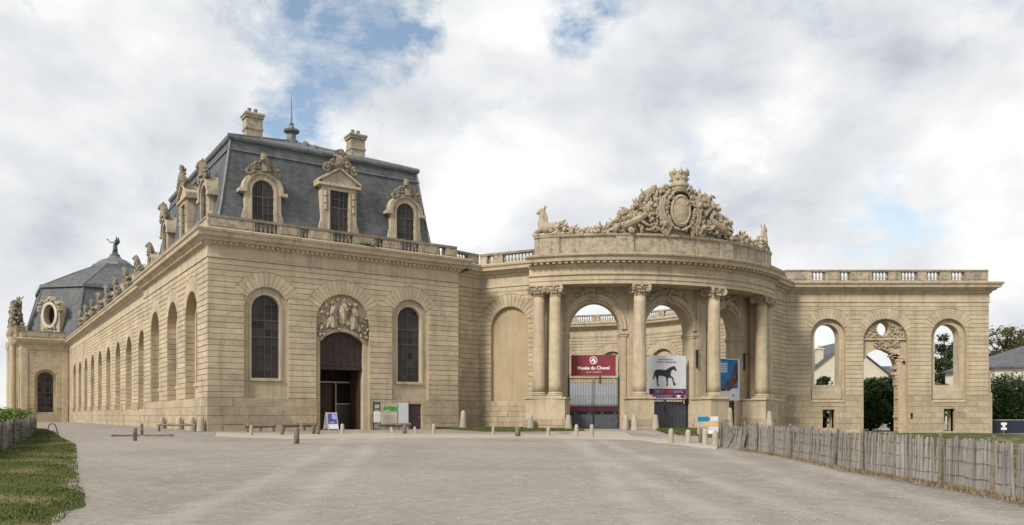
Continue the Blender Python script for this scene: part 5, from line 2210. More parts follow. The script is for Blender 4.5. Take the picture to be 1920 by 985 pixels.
# ================================================================== RUINED RIGHT WING
def build_wing():
    rng = random.Random(14)
    T = thing('ruined_wing', 'freestanding limestone wing wall on the right with unglazed arched windows open to the sky', 'building', (24.72, 73.0, 0))
    P = lambda a, d, z: (a, -d, z)
    W = 18.35
    cs = [3.85, 14.75]
    DC = 9.05
    hole = [opening(cs[0] + .05, 0.55, 0.0, 1.68, 'flat'), opening(cs[1] + .05, 0.5, -.3, 1.75, 'flat')]
    ops = [opening(c, 1.56, 2.45, 8.30) for c in cs] + [opening(DC, 2.0, BASE_Z, 7.85)] + hole
    wall_mb(P, 0, W, BASE_Z, WALL_TOP, 0, -0.7, ops).obj('wall', 'stone_core', T)
    for c, h in zip(cs, hole):
        h2 = dict(h)
        m = wall_mb(P, c - 1.62, c + 1.62, BASE_Z, 9.95, -0.34, -1.35, [opening(c, 1.12, 3.9, 8.30), h2])
        m.panel(P, [(c - 1.55, 2.3), (c + 1.55, 2.3), (c + 1.55, 2.47), (c - 1.55, 2.47)], -0.36, 0.10, .03)
        m.panel(P, [(c - 1.4, 2.62), (c + 1.4, 2.62), (c + 1.4, 3.5), (c - 1.4, 3.5)], -0.36, -0.26, .03)
        m.obj('window_surround', 'stone_trim', T)
    # door wall, broken open
    jag = []
    rr = random.Random(8)
    zz = [(-1.90, 5.7), (-1.80, 6.2), (-1.45, 6.75), (-0.9, 7.05), (-0.35, 7.2), (0.1, 7.12), (0.5, 6.9), (0.75, 6.8), (0.95, 6.35), (1.1, 6.25), (1.12, 5.95), (1.28, 5.8), (1.30, 5.3), (1.16, 4.9), (1.34, 4.6)]
    xs_ = sorted(set(round(z[0], 3) for z in zz))
    topl = [(-1.90, 5.7), (-1.80, 6.2), (-1.45, 6.75), (-0.9, 7.05), (-0.35, 7.2), (0.1, 7.12), (0.5, 6.9), (0.75, 6.8), (0.95, 6.35), (1.12, 5.95), (1.26, 5.2), (1.34, 4.3)]
    botl = [(-1.90, BASE_Z), (1.34, BASE_Z)]
    do = profile_opening([(DC + x, z) for x, z in botl], [(DC + x, z) for x, z in topl])
    m = wall_mb(P, DC - 2.05, DC + 2.05, BASE_Z, 9.95, -0.36, -1.3, [do, oval(DC - 0.05, 9.0, 0.60, 0.62)])
    m.obj('door_infill', 'stone_broken', T)
    st = MB()
    z = 0.0
    while z < 6.2:                      # torn toothing stones along the right jamb
        w = rr.uniform(.12, .50)
        h = rr.uniform(.22, .36)
        st.bbox(DC + 1.36 - w * (.5 if z < 3.5 else 1.0), DC + 2.02, .40, 1.0, z, z + h - .02, .03)
        z += h
    for k in range(26):
        x = rr.uniform(.5, 1.9)
        st.bbox(DC + x - .16, DC + x + .16, .28, .7, zt_ := 5.9 + (1.9 - x) * .62 + rr.uniform(-.3, .3), zt_ + rr.uniform(.16, .3), .04)
    st.obj('toothing_stones', 'stone_broken', T)
    m = MB()
    m.panel(P, [(DC - 1.95, 7.95), (DC + 1.95, 7.95), (DC + 1.95, 8.12), (DC - 1.95, 8.12)], -.4, -.18, .03)
    m.obj('lintel_band', 'stone_trim', T)
    c = MB()
    rg = random.Random(17)
    for k in range(120):
        x = rg.uniform(-1.9, 1.9)
        z = rg.uniform(8.15, 7.85 + math.sqrt(max(0.2, 1.93 ** 2 - x * x)))
        if math.hypot(x + .05, z - 9.0) < .78:
            continue
        lump(c, (DC + x, .34 - rg.uniform(0, .08), z), (rg.uniform(.08, .17), .09, rg.uniform(.07, .15)), rg)
    for k in range(18):
        a = 2 * PI * k / 18
        lump(c, (DC - .05 + .70 * math.cos(a), .33, 9.0 + .72 * math.sin(a)), (.12, .1, .10), rg)
    for k in range(60):
        x = rg.uniform(-.9, 1.3)
        lump(c, (DC + x, .34 - rg.uniform(0, .1), 7.3 + rg.uniform(0, .65)), (rg.uniform(.07, .18), .1, rg.uniform(.07, .15)), rg)
    c.obj('carved_tympanum', 'stone_carved', T)
    TH = R(28)
    blk = [(x, 1.58, 2.45, 8.30, 2.5, TH) for x in cs] + [(DC, 2.02, BASE_Z, 7.85, 2.95, TH)]
    courses(P, 0, W, 2.95, WALL_TOP - .03, blk, T, rng=rng, mat='stone_wall')
    for x in cs:
        voussoirs(P, x, 1.58, 8.30, 2.5, TH, T, 13)
    voussoirs(P, DC, 2.02, 7.85, 2.95, TH, T, 17)
    sk = [(DC - 2.02, DC + 2.02, -2, 9), (cs[0] + .05 - .57, cs[0] + .05 + .57, -.02, 1.70), (cs[1] + .05 - .52, cs[1] + .05 + .52, -.4, 1.77)] + [(x - 1.58, x + 1.58, 2.43, 9) for x in cs]
    blocks_rows(P, 0, W + .06, BASE_Z, 2.95 - .02, T, sk, rng, 7, 1.1, mat='stone_plinth', proud=0.045)
    # stepped foot at the free end
    m = MB()
    m.bbox(W + .06, W + .32, .0, 1.3, BASE_Z, 3.2, .04)
    m.bbox(W + .06, W + .18, .0, 1.3, 3.2, 5.2, .04)
    m.obj('buttress', 'stone_plinth', T)
    m = MB()
    m.box(0.0, W, 1.35, 1.36, WALL_TOP - .6, WALL_TOP)
    m.sweep([(W, 1.4), (W, 0), (0, 0)], CORNICE)
    m.obj('cornice', 'stone_trim', T)
    parapet(P, 0.0, W, CORNICE_Z, [(3.0, 4), (5.4, 3), (8.6, 5), (11.2, 5), (13.4, 4), (15.6, 4)], T, height=1.15, d=-.28)
    # iron anchor by the door
    m = MB()
    m.lathe([(.12, 0), (.12, .05)], 10, (0, 0, 0), M=Matrix.Translation((11.35, -.06, 1.25)) @ Matrix.Rotation(PI / 2, 4, 'X'))
    m.box(11.28, 11.42, -.11, -.06, .85, 1.2)
    m.obj('anchor_plate', 'iron', T)


build_wing()


# ================================================================== PATHS AND LAWNS
def G(*pts):
    return [tuple(on_ground(x, y)[:2]) for x, y in pts]


ribbon('path', G((405, 818), (560, 824), (700, 822), (870, 822), (1000, 822), (1120, 824), (1200, 826), (1262, 833), (1345, 842)),
       G((405, 811.5), (560, 815), (700, 812.5), (870, 814), (1000, 815), (1075, 816), (1130, 815), (1190, 819), (1262, 827), (1345, 835)), 'path_pale', 0.004,
       'pale sandy path along the front of the building', 60)
ribbon('path', G((1068, 819), (1190, 822)), G((1078, 809), (1168, 809)), 'path_pale', 0.008, 'pale sandy strip leading to the left gate', 10)
LAWNS = []
LAWNS.append(ribbon('lawn', [(-6.2, 8.5), (-6.5, 11.6), (-7.9, 15.0), (-11.0, 20.5), (-17.8, 33.0), (-26.3, 46.5), (-33.0, 57.0)],
                    [(-13.0, 8.5), (-15.2, 15.0), (-17.5, 24.0), (-20, 30), (-24.5, 40.0), (-31, 52), (-35.0, 59.0)], 'turf', 0.02, 'worn grass verge beside the gravel at the left', 40))
LAWNS.append(ribbon('lawn', [Fr(16.5, -1.2)[:2], (-2.0, 56.0), (3.0, 57.0), (5.2, 57.5)], [Fr(16.5, 0.0)[:2], (-2.55, 65.1), (2.0, 62.8), (4.6, 60.4)], 'turf', 0.02, 'strip of grass below the blind niche wall', 16))
LAWNS.append(ribbon('lawn', [(10.2, 53.0), (11.2, 42.5), (12.2, 36.4)], [(10.6, 60.4), (16.2, 61.9), (20.0, 64.0)], 'turf', 0.02, 'patch of grass in front of the portal columns', 16))


ribbon('lawn', [(9.9, 11.0), (9.9, 20.0), (9.95, 30.0), (10.5, 34.5), (14.5, 40.0), (22.0, 56.0), (26.0, 71.5)],
       [(40.0, 12.0), (45.0, 24.0), (48.0, 34.0), (50.0, 45.0), (50.0, 55.0), (48.0, 64.0), (43.5, 72.5)], 'turf', 0.035, 'rough grass behind the right picket fence', 30)


def grass_blades(n, spots, seed, hmin=.02, hmax=.06, name='grass'):
    rg = random.Random(seed)
    v, f = [], []
    for _ in range(n):
        x, y = spots(rg)
        z = gz(x, y) + 0.06
        h = rg.uniform(hmin, hmax)
        a = rg.uniform(0, 2 * PI)
        w = 0.008 + h * 0.07
        lx, ly = math.cos(a) * h * .5, math.sin(a) * h * .5
        i = len(v)
        v += [(x - math.sin(a) * w, y + math.cos(a) * w, z), (x + math.sin(a) * w, y - math.cos(a) * w, z), (x + lx, y + ly, z + h)]
        f.append((i, i + 1, i + 2))
    me = bpy.data.meshes.new(name)
    me.from_pydata(v, [], f)
    me.materials.append(MATS['grass_blade'])
    o = put(bpy.data.objects.new(name, me))
    o['kind'] = 'stuff'
    return o


def in_lawn(left, right, samp):
    def s(rg):
        t, u = rg.random(), rg.random()
        t = t ** 1.5
        a, b = samp(left, t), samp(right, t)
        while True:
            x, y = a[0] + (b[0] - a[0]) * u, a[1] + (b[1] - a[1]) * u
            if noise.noise(Vector((x * .5, y * .5, 1.0))) > -0.28 or rg.random() < .25:
                return x, y
            u = rg.random()
    return s


o = grass_blades(90000, in_lawn([(-6.2, 8.5), (-6.5, 11.6), (-7.9, 15.0), (-11.0, 20.5), (-17.8, 33.0), (-26.3, 46.5), (-33.0, 57.0)],
                                [(-13.0, 8.5), (-15.2, 15.0), (-17.5, 24.0), (-20, 30), (-24.5, 40.0), (-31, 52), (-35.0, 59.0)], LAWNS[0][1]), 1)
tag(o, 'short uneven grass on the verge at the left', 'grass')
o = grass_blades(16000, in_lawn([(10.2, 53.0), (11.2, 42.5), (12.2, 36.4)], [(10.6, 60.2), (16.2, 61.7), (20.0, 63.8)], LAWNS[2][1]), 2, .05, .14)
tag(o, 'short grass in front of the portal columns', 'grass')
o = grass_blades(12000, in_lawn([Fr(16.5, -1.2)[:2], (-2.0, 56.0), (3.0, 57.0), (5.2, 57.5)], [Fr(16.5, -.1)[:2], (-2.55, 65.0), (2.0, 62.7), (4.6, 60.3)], LAWNS[1][1]), 3, .05, .14)
tag(o, 'thin grass along the foot of the niche wall', 'grass')


def pebbles():
    rg = random.Random(12)
    v, f = [], []
    for _ in range(2500):
        y = 10.5 + 24 * rg.random() ** 1.8
        x = rg.uniform(-.66, .62) * y
        if x < -6.5 and y < 24:
            continue
        r = rg.uniform(.006, .022)
        z = gz(x, y) + .012
        i = len(v)
        e = rg.uniform(.6, 1.3)
        v += [(x - r, y, z), (x, y - r * e, z), (x + r, y, z), (x, y + r * e, z), (x + rg.uniform(-.3, .3) * r, y, z + r * .9)]
        f += [(i, i + 1, i + 4), (i + 1, i + 2, i + 4), (i + 2, i + 3, i + 4), (i + 3, i, i + 4)]
    me = bpy.data.meshes.new('loose_stones')
    me.from_pydata(v, [], f)
    me.materials.append(MATS['stone_post'])
    o = put(bpy.data.objects.new('loose_stones', me))
    o['kind'] = 'stuff'
    tag(o, 'loose small stones scattered over the gravel forecourt', 'stones')


pebbles()


# ================================================================== GATES, BANNERS, POSTERS
def text_mesh(s, size, bold=0.0):
    cu = bpy.data.curves.new('lettering', 'FONT')
    cu.body = s
    cu.size = size
    cu.align_x = 'CENTER'
    cu.offset = bold
    ob = bpy.data.objects.new('lettering', cu)
    COL.objects.link(ob)
    dg = bpy.context.evaluated_depsgraph_get()
    me = bpy.data.meshes.new_from_object(ob.evaluated_get(dg))
    COL.objects.unlink(ob)
    bpy.data.objects.remove(ob)
    M = Matrix.Rotation(PI / 2, 4, 'X')
    me.transform(M)
    me.name = 'lettering'
    return me


def lettering(s, size, x, z, y, mat, parent, name='lettering', bold=0.0):
    me = text_mesh(s, size, bold)
    me.materials.append(MATS[mat])
    o = put(bpy.data.objects.new(name, me), parent)
    o.location = (x, y, z)
    return o


def flat_poly(name, poly, y, mat, parent, t=0.004):
    tris = tessellate_polygon([[Vector((p[0], p[1], 0)) for p in poly]])
    n = len(poly)
    v = [(p[0], y, p[1]) for p in poly] + [(p[0], y - t, p[1]) for p in poly]
    f = [tuple(q + n for q in tr) for tr in tris] + [(k, (k + 1) % n, (k + 1) % n + n, k + n) for k in range(n)]
    me = bpy.data.meshes.new(name)
    me.from_pydata(v, [], f)
    me.materials.append(MATS[mat])
    return put(bpy.data.objects.new(name, me), parent)


def rect(name, x0, x1, z0, z1, y, mat, parent, t=0.004):
    return flat_poly(name, [(x0, z0), (x1, z0), (x1, z1), (x0, z1)], y, mat, parent, t)


def print_lines(x0, x1, z, h, y, mat, parent, seed, name='print'):
    """a line of print too fine to read: words as small uneven strokes"""
    rg = random.Random(seed)
    m = MB()
    x = x0
    while x < x1:
        w = rg.uniform(.03, .075)
        hh = h * rg.choice((.65, .7, 1.0))
        m.box(x, min(x1, x + w), y - .004, y, z, z + hh)
        x += w + (.018 if rg.random() < .8 else .07)
    return m.obj(name, mat, parent)


def make_gate(label, a, top, panel_top, dark):
    T = thing('iron_gate', label, 'gate', PPw(a, -1.95, 0.08), PHC + a / PR0, 'iron gates in the portal arches')
    hw = 1.97
    for s in (-1, 1):
        m = MB()
        m.box(s * hw - .05, s * hw + .05, -.05, .05, -.1, top)
        m.lathe([(.06, top), (.06, top + .12), (.01, top + .25)], 8, (s * hw, 0, 0))
        m.obj('post', 'iron', T)
        lf = MB()
        x0, x1 = sorted((s * .02, s * (hw - .06)))
        for z in (0.06, panel_top, top - .05):
            lf.box(x0, x1, -.03, .03, z - .035, z + .035)
        for x in (x0 + .03, x1 - .03):
            lf.box(x - .03, x + .03, -.028, .028, .1, top - .08)
        leaf = lf.obj('leaf', 'iron', T)
        n = 15
        bm_ = MB()
        bm_.lathe([(.014, 0), (.014, 1)], 6)
        for k in range(1, n):
            x = x0 + (x1 - x0) * k / n
            b = MB()
            b.box(x - .014, x + .014, -.014, .014, panel_top + .03, top - .08)
            b.obj('bar', 'iron', leaf)
        p = MB()
        p.box(x0 + .06, x1 - .06, -.012, .012, .1, panel_top - .03)
        for k in range(1, 6):
            x = x0 + (x1 - x0) * k / 6
            p.box(x - .02, x + .02, -.03, .015, .1, panel_top - .035)
        p.obj('panel', dark, leaf)
    return T


make_gate('tall barred double gate in the left arch below the maroon banner', ARCHES[0], 4.0, 1.15, 'gate_panel')
make_gate('dark double gate in the middle arch below the horse poster', ARCHES[1], 2.35, 2.1, 'gate_panel')
make_gate('dark double gate in the right arch below the blue poster', ARCHES[2], 2.35, 2.1, 'gate_panel')


def hung(name, label, cat, a, d, x0, x1, z0, z1, mat, frame='paint_grey'):
    T = thing(name, label, cat, PPw(a, d, 0), PHC + a / PR0)
    m = MB()
    m.bbox(x0, x1, 0, .05, z0, z1, .008)
    m.obj('board', mat, T)
    f = MB()
    for x in (x0 + .15, x1 - .15):
        f.box(x - .03, x + .03, .055, .11, z0 - .4, z1 + .1)
    for z in (z0 + .1, z1 - .1):
        f.box(x0 - .25, x1 + .25, .112, .15, z - .03, z + .03)
    f.obj('frame', frame, T)
    return T


# maroon banner with a round horse-head emblem
B = hung('banner', 'maroon banner with white horse-head roundel above the left gate', 'banner', ARCHES[0], -1.85, -1.74, 1.72, 4.22, 5.85, 'maroon')
cz = 5.43
flat_poly('roundel', [(.30 * math.cos(2 * PI * k / 28), cz + .30 * math.sin(2 * PI * k / 28)) for k in range(28)], -.002, 'print_white', B)
flat_poly('emblem_ground', [(.25 * math.cos(2 * PI * k / 28), cz + .25 * math.sin(2 * PI * k / 28)) for k in range(28)], -.008, 'maroon', B)
flat_poly('emblem', [(x, cz + z) for x, z in ((-.17, -.10), (-.19, -.02), (-.10, .08), (-.05, .15), (-.01, .20), (.03, .15), (.10, .10), (.15, .0), (.17, -.13), (.10, -.20), (-.02, -.20), (.03, -.08), (.0, -.03), (-.08, -.04), (-.12, -.11))], -.014, 'print_white', B)
lettering('Musée du Cheval', .36, 0, 4.72, -.004, 'print_white', B, bold=.008)
print_lines(-.55, .62, 4.47, .10, -.002, 'print_cream', B, 4)

# white poster with a walking horse
Z0, Z1 = 2.45, 5.80
X0, X1 = -1.62, 1.62
B = hung('poster_board', 'large pale poster of a dark walking horse over the middle gate', 'poster', ARCHES[1], -1.5, X0, X1, Z0, Z1, 'poster_grey')
HP = [(592, 358), (575, 368), (548, 346), (535, 338), (505, 360), (495, 385), (492, 430), (505, 450), (528, 458), (538, 480), (542, 520), (560, 550), (573, 572), (565, 590), (546, 585), (533, 560), (522, 515), (512, 478),
      (470, 466), (455, 468), (448, 495), (445, 540), (447, 585), (436, 600), (418, 600), (427, 550), (420, 500), (414, 458), (380, 446), (340, 440), (305, 442), (298, 470), (294, 520), (292, 560), (311, 598), (284, 600), (273, 560),
      (268, 500), (258, 465), (248, 430), (238, 470), (226, 502), (210, 492), (221, 440), (231, 392), (241, 365), (262, 350), (300, 342), (350, 345), (400, 350), (432, 338), (470, 314), (520, 292), (541, 290), (553, 278), (560, 296), (576, 325)]


def pxz(p):
    return (X0 + (p[0] - 150) / 590 * (X1 - X0), Z1 - (p[1] - 130) / 660 * (Z1 - Z0))


flat_poly('printed_horse', [pxz(p) for p in HP], -.002, 'print_black', B)
flat_poly('printed_hoof', [pxz(p) for p in ((545, 535), (565, 545), (572, 575), (560, 588), (540, 584), (530, 560))], -.010, 'print_black', B)
rect('printed_band', X0 + .02, X1 - .02, Z0 + .30, pxz((0, 638))[1], -.002, 'maroon_dark', B)
rect('printed_strip', X0 + .3, X1 - .02, Z0 + .04, Z0 + .29, -.002, 'print_purple', B)
rect('printed_block', -.18, .38, Z0 + .36, Z0 + .70, -.008, 'print_red', B)
print_lines(-.85, .45, pxz((0, 200))[1], .14, -.002, 'print_purple', B, 31)
print_lines(-.95, .80, pxz((0, 240))[1], .16, -.002, 'print_purple', B, 32)
for k in range(4):
    print_lines(-1.15, -.30, Z0 + .40 + .08 * k, .05, -.008, 'print_lilac', B, 40 + k)
for k in range(3):
    print_lines(.45, 1.4, Z0 + .46 + .09 * k, .05, -.008, 'print_lilac', B, 50 + k)
for k, xx in enumerate((.55, .95, 1.3)):
    flat_poly('printed_mark', [(xx + .13 * math.cos(2 * PI * q / 12), Z0 + .18 + .11 * math.sin(2 * PI * q / 12)) for q in range(12)], -.010, 'print_white' if k == 1 else 'maroon_dark', B)

# blue poster with a horse's head
X0, X1, Z0, Z1 = -1.45, 1.45, 2.35, 5.75
B = hung('poster_board', 'blue poster with a brown horse head in the right arch', 'poster', ARCHES[2], -1.0, X0, X1, Z0, Z1, 'poster_grey')
rect('printed_sky', X0 + .04, X1 - .25, 3.35, Z1 - .06, -.002, 'poster_blue', B)
rect('printed_panel', X0 + .12, X0 + 1.25, 4.55, 5.45, -.008, 'poster_light_blue', B)
for k in range(4):
    print_lines(X0 + .22, X0 + 1.1, 4.65 + .19 * k, .11, -.014, 'poster_grey', B, 60 + k)
flat_poly('printed_horse_head', [(1.18, 5.6), (1.19, 3.9), (.95, 3.75), (.75, 3.55), (.35, 3.30), (-.15, 3.10), (-.62, 3.22), (-.70, 3.55), (-.25, 3.95), (.25, 4.25), (.60, 4.7), (.72, 5.0), (.70, 5.3), (.85, 5.45), (.95, 5.2)], -.012, 'print_brown', B)
flat_poly('printed_mane', [(1.19, 5.5), (1.20, 4.0), (.98, 3.85), (.92, 4.4), (1.02, 5.0)], -.018, 'print_black', B)
rect('printed_strip', X0 + .04, X0 + .9, 3.10, 3.34, -.002, 'maroon_dark', B)
flat_poly('printed_mark', [(.55 + .10 * math.cos(2 * PI * q / 12), 2.78 + .10 * math.sin(2 * PI * q / 12)) for q in range(12)], -.002, 'print_black', B)

# lanterns on brackets beside the arches
for a, lb in ((ARCHES[1] + 2.55, 'thin dark iron bracket on the pier right of the middle arch'), (ARCHES[2] + 2.55, 'thin dark iron bracket on the pier right of the right arch')):
    m = MB()
    m.box(-.06, .06, -.14, 0, 4.9, 6.3)
    m.tube([(0, -.1, 6.2), (0, -.32, 6.35), (0, -.36, 6.1)], .03, 6)
    o = m.obj('iron_bracket', 'iron')
    o.location = PPw(a, -1.04, 0)
    o.rotation_euler = (0, 0, PHC + a / PR0)
    tag(o, lb, 'bracket')


# marquee in the courtyard
def marquee():
    T = thing('marquee', 'white marquee with maroon valance in the courtyard behind the left gate', 'tent', (9.4, 84.0, 0.1))
    m = MB()
    n = 22
    for k in range(n):
        x0, x1 = -6.5 + 13 * k / n, -6.5 + 13 * (k + 1) / n
        for (ya, za), (yb, zb) in (((0, 2.1), (0.6, 3.2)), ((0.6, 3.2), (5.0, 4.7 - .02 * k)), ((5.0, 4.7 - .02 * k), (9.5, 3.2))):
            m.quad((x0, ya, za), (x1, ya, za), (x1, yb, zb), (x0, yb, zb))
        m.tube([(x0, 0, 2.12), (x0, .6, 3.22), (x0, 5, 4.72 - .02 * k)], .035, 5)
    m.obj('roof', 'canvas', T)
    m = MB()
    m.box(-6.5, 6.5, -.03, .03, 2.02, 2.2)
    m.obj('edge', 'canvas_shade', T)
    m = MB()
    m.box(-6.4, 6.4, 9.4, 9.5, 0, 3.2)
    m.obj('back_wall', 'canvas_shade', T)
    m = MB()
    m.box(-6.5, 6.5, -.05, -.01, 1.45, 2.0)
    m.obj('valance', 'maroon_dark', T)
    for k in range(6):
        m = MB()
        m.lathe([(.05, 0), (.05, 2.1)], 8, (-6.3 + 12.6 * k / 5, 0.1, 0))
        m.obj('pole', 'steel', T)
    rg = random.Random(4)
    for k in range(9):
        t = thing('covered_table', 'round white-clothed table under the courtyard marquee', 'table', (9.4 - 5.6 + 1.4 * k, 84.3 + rg.uniform(0, .8), .1), 0, 'tables under the marquee')
        m = MB()
        m.lathe([(.5, 0.05), (.46, .6), (.48, 1.05), (.46, 1.1)], 12)
        m.obj('tablecloth', 'print_white', t)
        m = MB()
        m.lathe([(.05, 0), (.05, .3)], 8, (0, 0, 0))
        m.lathe([(.10, 1.1), (.13, 1.25), (.06, 1.4)], 8, (0, 0, 0))
        m.obj('vase', 'print_white', t)


marquee()

# ================================================================== BOLLARDS AND WHEEL GUARDS
RGB = random.Random(70)
_m = MB()
_m.lathe([(.135, -.25), (.132, .02), (.125, .55), (.12, .64), (.09, .73), (.035, .77)], 12)
BOLL = _m.mesh('bollard')
BOLL.materials.append(MATS['stone_post'])
_m = MB()
_m.lathe([(.125, -.25), (.12, .50), (.115, .70), (.10, .74), (.05, .75)], 10)
LOGP = _m.mesh('post')
LOGP.materials.append(MATS['log'])
for q in (BOLL, LOGP):
    q.polygons.foreach_set('use_smooth', [len(p.vertices) == 4 for p in q.polygons])
GRP = 'short posts along the edge of the path'


def bollard(px, py, h, label, mesh=None, lean=0.0, w=1.0):
    p = on_ground(px, py)
    o = bpy.data.objects.new('bollard', mesh or BOLL)
    put(o)
    o.location = p
    hm = h / FPX * p.y
    o.scale = (w, w, hm / .76)
    o.rotation_euler = (RGB.uniform(-.03, .03), lean + RGB.uniform(-.03, .03), RGB.uniform(0, 3))
    tag(o, label, 'bollard', GRP)


bollard(471, 818, 21, 'pale post beside the low rail left of the dark doorway', w=.8)
bollard(529, 817, 17, 'thin brown post just left of the big near wooden post', LOGP, w=.8)
bollard(556, 833, 32, 'stout wooden post standing nearest on the gravel before the doorway', LOGP, w=1.0)
bollard(588, 815, 17, 'left one of two close posts before the violet board', LOGP, w=.9)
bollard(597, 816, 18, 'right one of two close posts before the violet board', LOGP, w=.9)
bollard(642, 815, 20, 'pale post in front of the middle of the dark doorway', w=.9)
bollard(737, 814, 13, 'leaning pale stump below the green poster', lean=.35, w=.8)
bollard(759, 815, 18, 'wooden post between green poster and purple door', LOGP, w=1.0)
bollard(780, 813, 13, 'leaning pale stump in front of the small purple door', lean=.25, w=.8)
bollard(813, 814, 19, 'pale post on path just right of the purple door', w=.9)
bollard(925, 817, 17, 'small post on the path below the blind niche', w=.8)
bollard(971, 820, 20, 'dark-sided wide post on the path just left of the columns', LOGP, w=1.3)
bollard(1028, 820, 19, 'post on the path in front of the left column pair', w=.85)
bollard(1081, 820, 24, 'left of two posts in front of the barred gate', w=.9)
bollard(1110, 822, 26, 'right of two posts in front of the barred gate', w=.9)
bollard(1258, 832, 28, 'pale post on the grass below the horse poster', w=1.0)
bollard(1291, 833, 27, 'pale post on the grass right below the horse poster', w=1.0)
bollard(1313, 832, 28, 'dark wooden post below the blue arrow of the orange sign', LOGP, w=.7)
bollard(1322, 836, 31, 'pale post right in front of the orange sign', w=1.0)
bollard(1342, 839, 32, 'last pale post next to the collapsed fence end', w=1.1)

_m = MB()
_m.lathe([(.30, -.2), (.285, .12), (.21, .72), (.18, .95), (.13, 1.06), (.05, 1.10)], 12)
CONE = _m.mesh('wheel_guard')
CONE.materials.append(MATS['stone_post'])
CONE.polygons.foreach_set('use_smooth', [len(p.vertices) == 4 for p in CONE.polygons])


def guard(p, label, h=1.0, rz=0.0):
    o = bpy.data.objects.new('wheel_guard', CONE)
    put(o)
    o.location = (p[0], p[1], gz(p[0], p[1]))
    o.scale = (1, 1, h)
    o.rotation_euler = (RGB.uniform(-.03, .03), RGB.uniform(-.03, .03), rz)
    tag(o, label, 'wheel guard', 'conical stone wheel guards at the walls')


def at(px, Y):
    return ((px - 960) / FPX * Y, Y)


guard(at(868, 60.2), 'tall conical stone guard at the right corner of the pavilion', 1.28)
guard(at(995, 60.6), 'conical stone guard left of the left column pair', 1.0)
guard(at(1066, 59.6), 'conical stone guard at the left jamb of the barred gate', 1.02)
guard(at(1173, 59.6), 'conical stone guard at the right jamb of the barred gate', 1.0)
guard(at(1190, 58.8), 'conical stone guard on the left face of the second column pedestal', 1.05)
guard(at(1229, 59.0), 'conical stone guard between second pedestal and middle gate', 1.05)
guard(at(1307, 61.2), 'conical stone guard at the left side of the third pedestal', 1.0)
guard(at(1368, 62.6), 'conical stone guard right of the third pedestal behind the fence', 1.5)
guard(at(1443, 64.6), 'conical stone guard at the right column pair behind the fence', 1.5)

# wheel guards against the side wall plinth
for k, s in enumerate((0.35, 3.0, 6.9, 13.1)):
    p = Fr(-0.35, s)
    guard(p, ('pale guard stone at the sunlit corner of the pavilion', 'pale guard stone second from the pavilion corner on the side wall',
              'pale guard stone third from the pavilion corner on the side wall', 'pale guard stone fourth from the pavilion corner on the side wall')[k], .85)


# low timber rails and benches
def rail(name, label, A, B, z, r=.07, posts=3, cat='rail', group=None):
    T = thing(name, label, cat, (A[0], A[1], gz(*A[:2])), math.atan2(B[1] - A[1], B[0] - A[0]), group)
    L = math.dist(A[:2], B[:2])
    m = MB()
    m.tube([(0, 0, z), (L * .5, 0, z - .02), (L, 0, z + .01)], r, 8)
    m.obj('beam', 'log', T)
    for k in range(posts):
        x = .15 + (L - .3) * k / max(1, posts - 1)
        m = MB()
        m.lathe([(.08, -.2), (.08, z - r * .6)], 8, (x, 0, 0))
        m.obj('leg', 'log', T)
    return T


def gp2(px, py):
    p = on_ground(px, py)
    return (p.x, p.y)


GR = 'low timber rails along the building'
rail('timber_rail', 'low log rail along the foot of the side wall at far left', gp2(208, 819), gp2(262, 818.5), .08, .045, 2, group=GR)
rail('timber_rail', 'low log rail between the two posts and the bench at the side wall', gp2(268, 818.5), gp2(326, 819), .08, .045, 2, group=GR)
bollard(253, 827, 25, 'near one of two dark posts at the low log rail by the side wall', LOGP, w=.8)
bollard(266, 817, 23, 'far one of two dark posts at the low log rail by the side wall', LOGP, w=.7)
rail('bench', 'low timber bench at the left corner of the pavilion', Fr(-2.6, 2.4)[:2], Fr(-0.9, -0.8)[:2], .42, .06, 2, 'bench')
rail('timber_rail', 'low dark rail left of the stout near post before the pavilion', Fr(1.9, -1.6)[:2], Fr(3.9, -1.6)[:2], .38, .12, 3, group=GR)
rail('timber_rail', 'low dark rail behind the stout near post', Fr(4.3, -1.5)[:2], Fr(5.5, -1.5)[:2], .42, .15, 2, group=GR)
rail('timber_rail', 'low dark rail between the stout near post and the violet board', Fr(5.7, -1.5)[:2], Fr(6.7, -1.5)[:2], .42, .15, 2, group=GR)
rail('timber_rail', 'low dark rail below the green poster', Fr(12.0, -1.2)[:2], Fr(13.9, -1.2)[:2], .36, .13, 3, group=GR)
rail('bench', 'small dark bench right of the dark doorway', Fr(11.0, -1.9)[:2], Fr(12.1, -2.0)[:2], .40, .10, 2, 'bench')

# ================================================================== SIGNS
# sandwich board
T = thing('sandwich_board', 'violet sandwich board on white frame at the left of the doorway', 'sign', Fr(7.75, -1.4, gz(*Fr(7.75, -1.4)[:2])), PAV_RZ + .1)
for s in (-1, 1):
    m = MB()
    Pq = lambda a, d, z: (a, s * (-.30 + .22 * z) - d * s * -1 * .0 - s * d, z)
    m.box(-.36, .36, -.02, .02, .12, 1.22, lambda a, d, z: (a, s * (.34 - .24 * z) + d, z))
    m.obj('board', 'print_white', T)
    m = MB()
    for x in (-.38, .38):
        m.tube([(x, s * .37, 0), (x, s * .04, 1.25)], .025, 6)
    m.obj('leg', 'paint_grey', T)
m = MB()
m.box(-.33, .33, -.030, -.022, .45, 1.18, lambda a, d, z: (a, -(.34 - .24 * z) + d, z))
pb = m.obj('printed_panel', 'print_violet', T)
m = MB()
m.box(.0, .30, -.036, -.031, .78, 1.15, lambda a, d, z: (a, -(.34 - .24 * z) + d, z))
m.box(-.2, .1, -.036, -.031, .5, .6, lambda a, d, z: (a, -(.34 - .24 * z) + d, z))
m.obj('printed_patch', 'print_lilac', T)

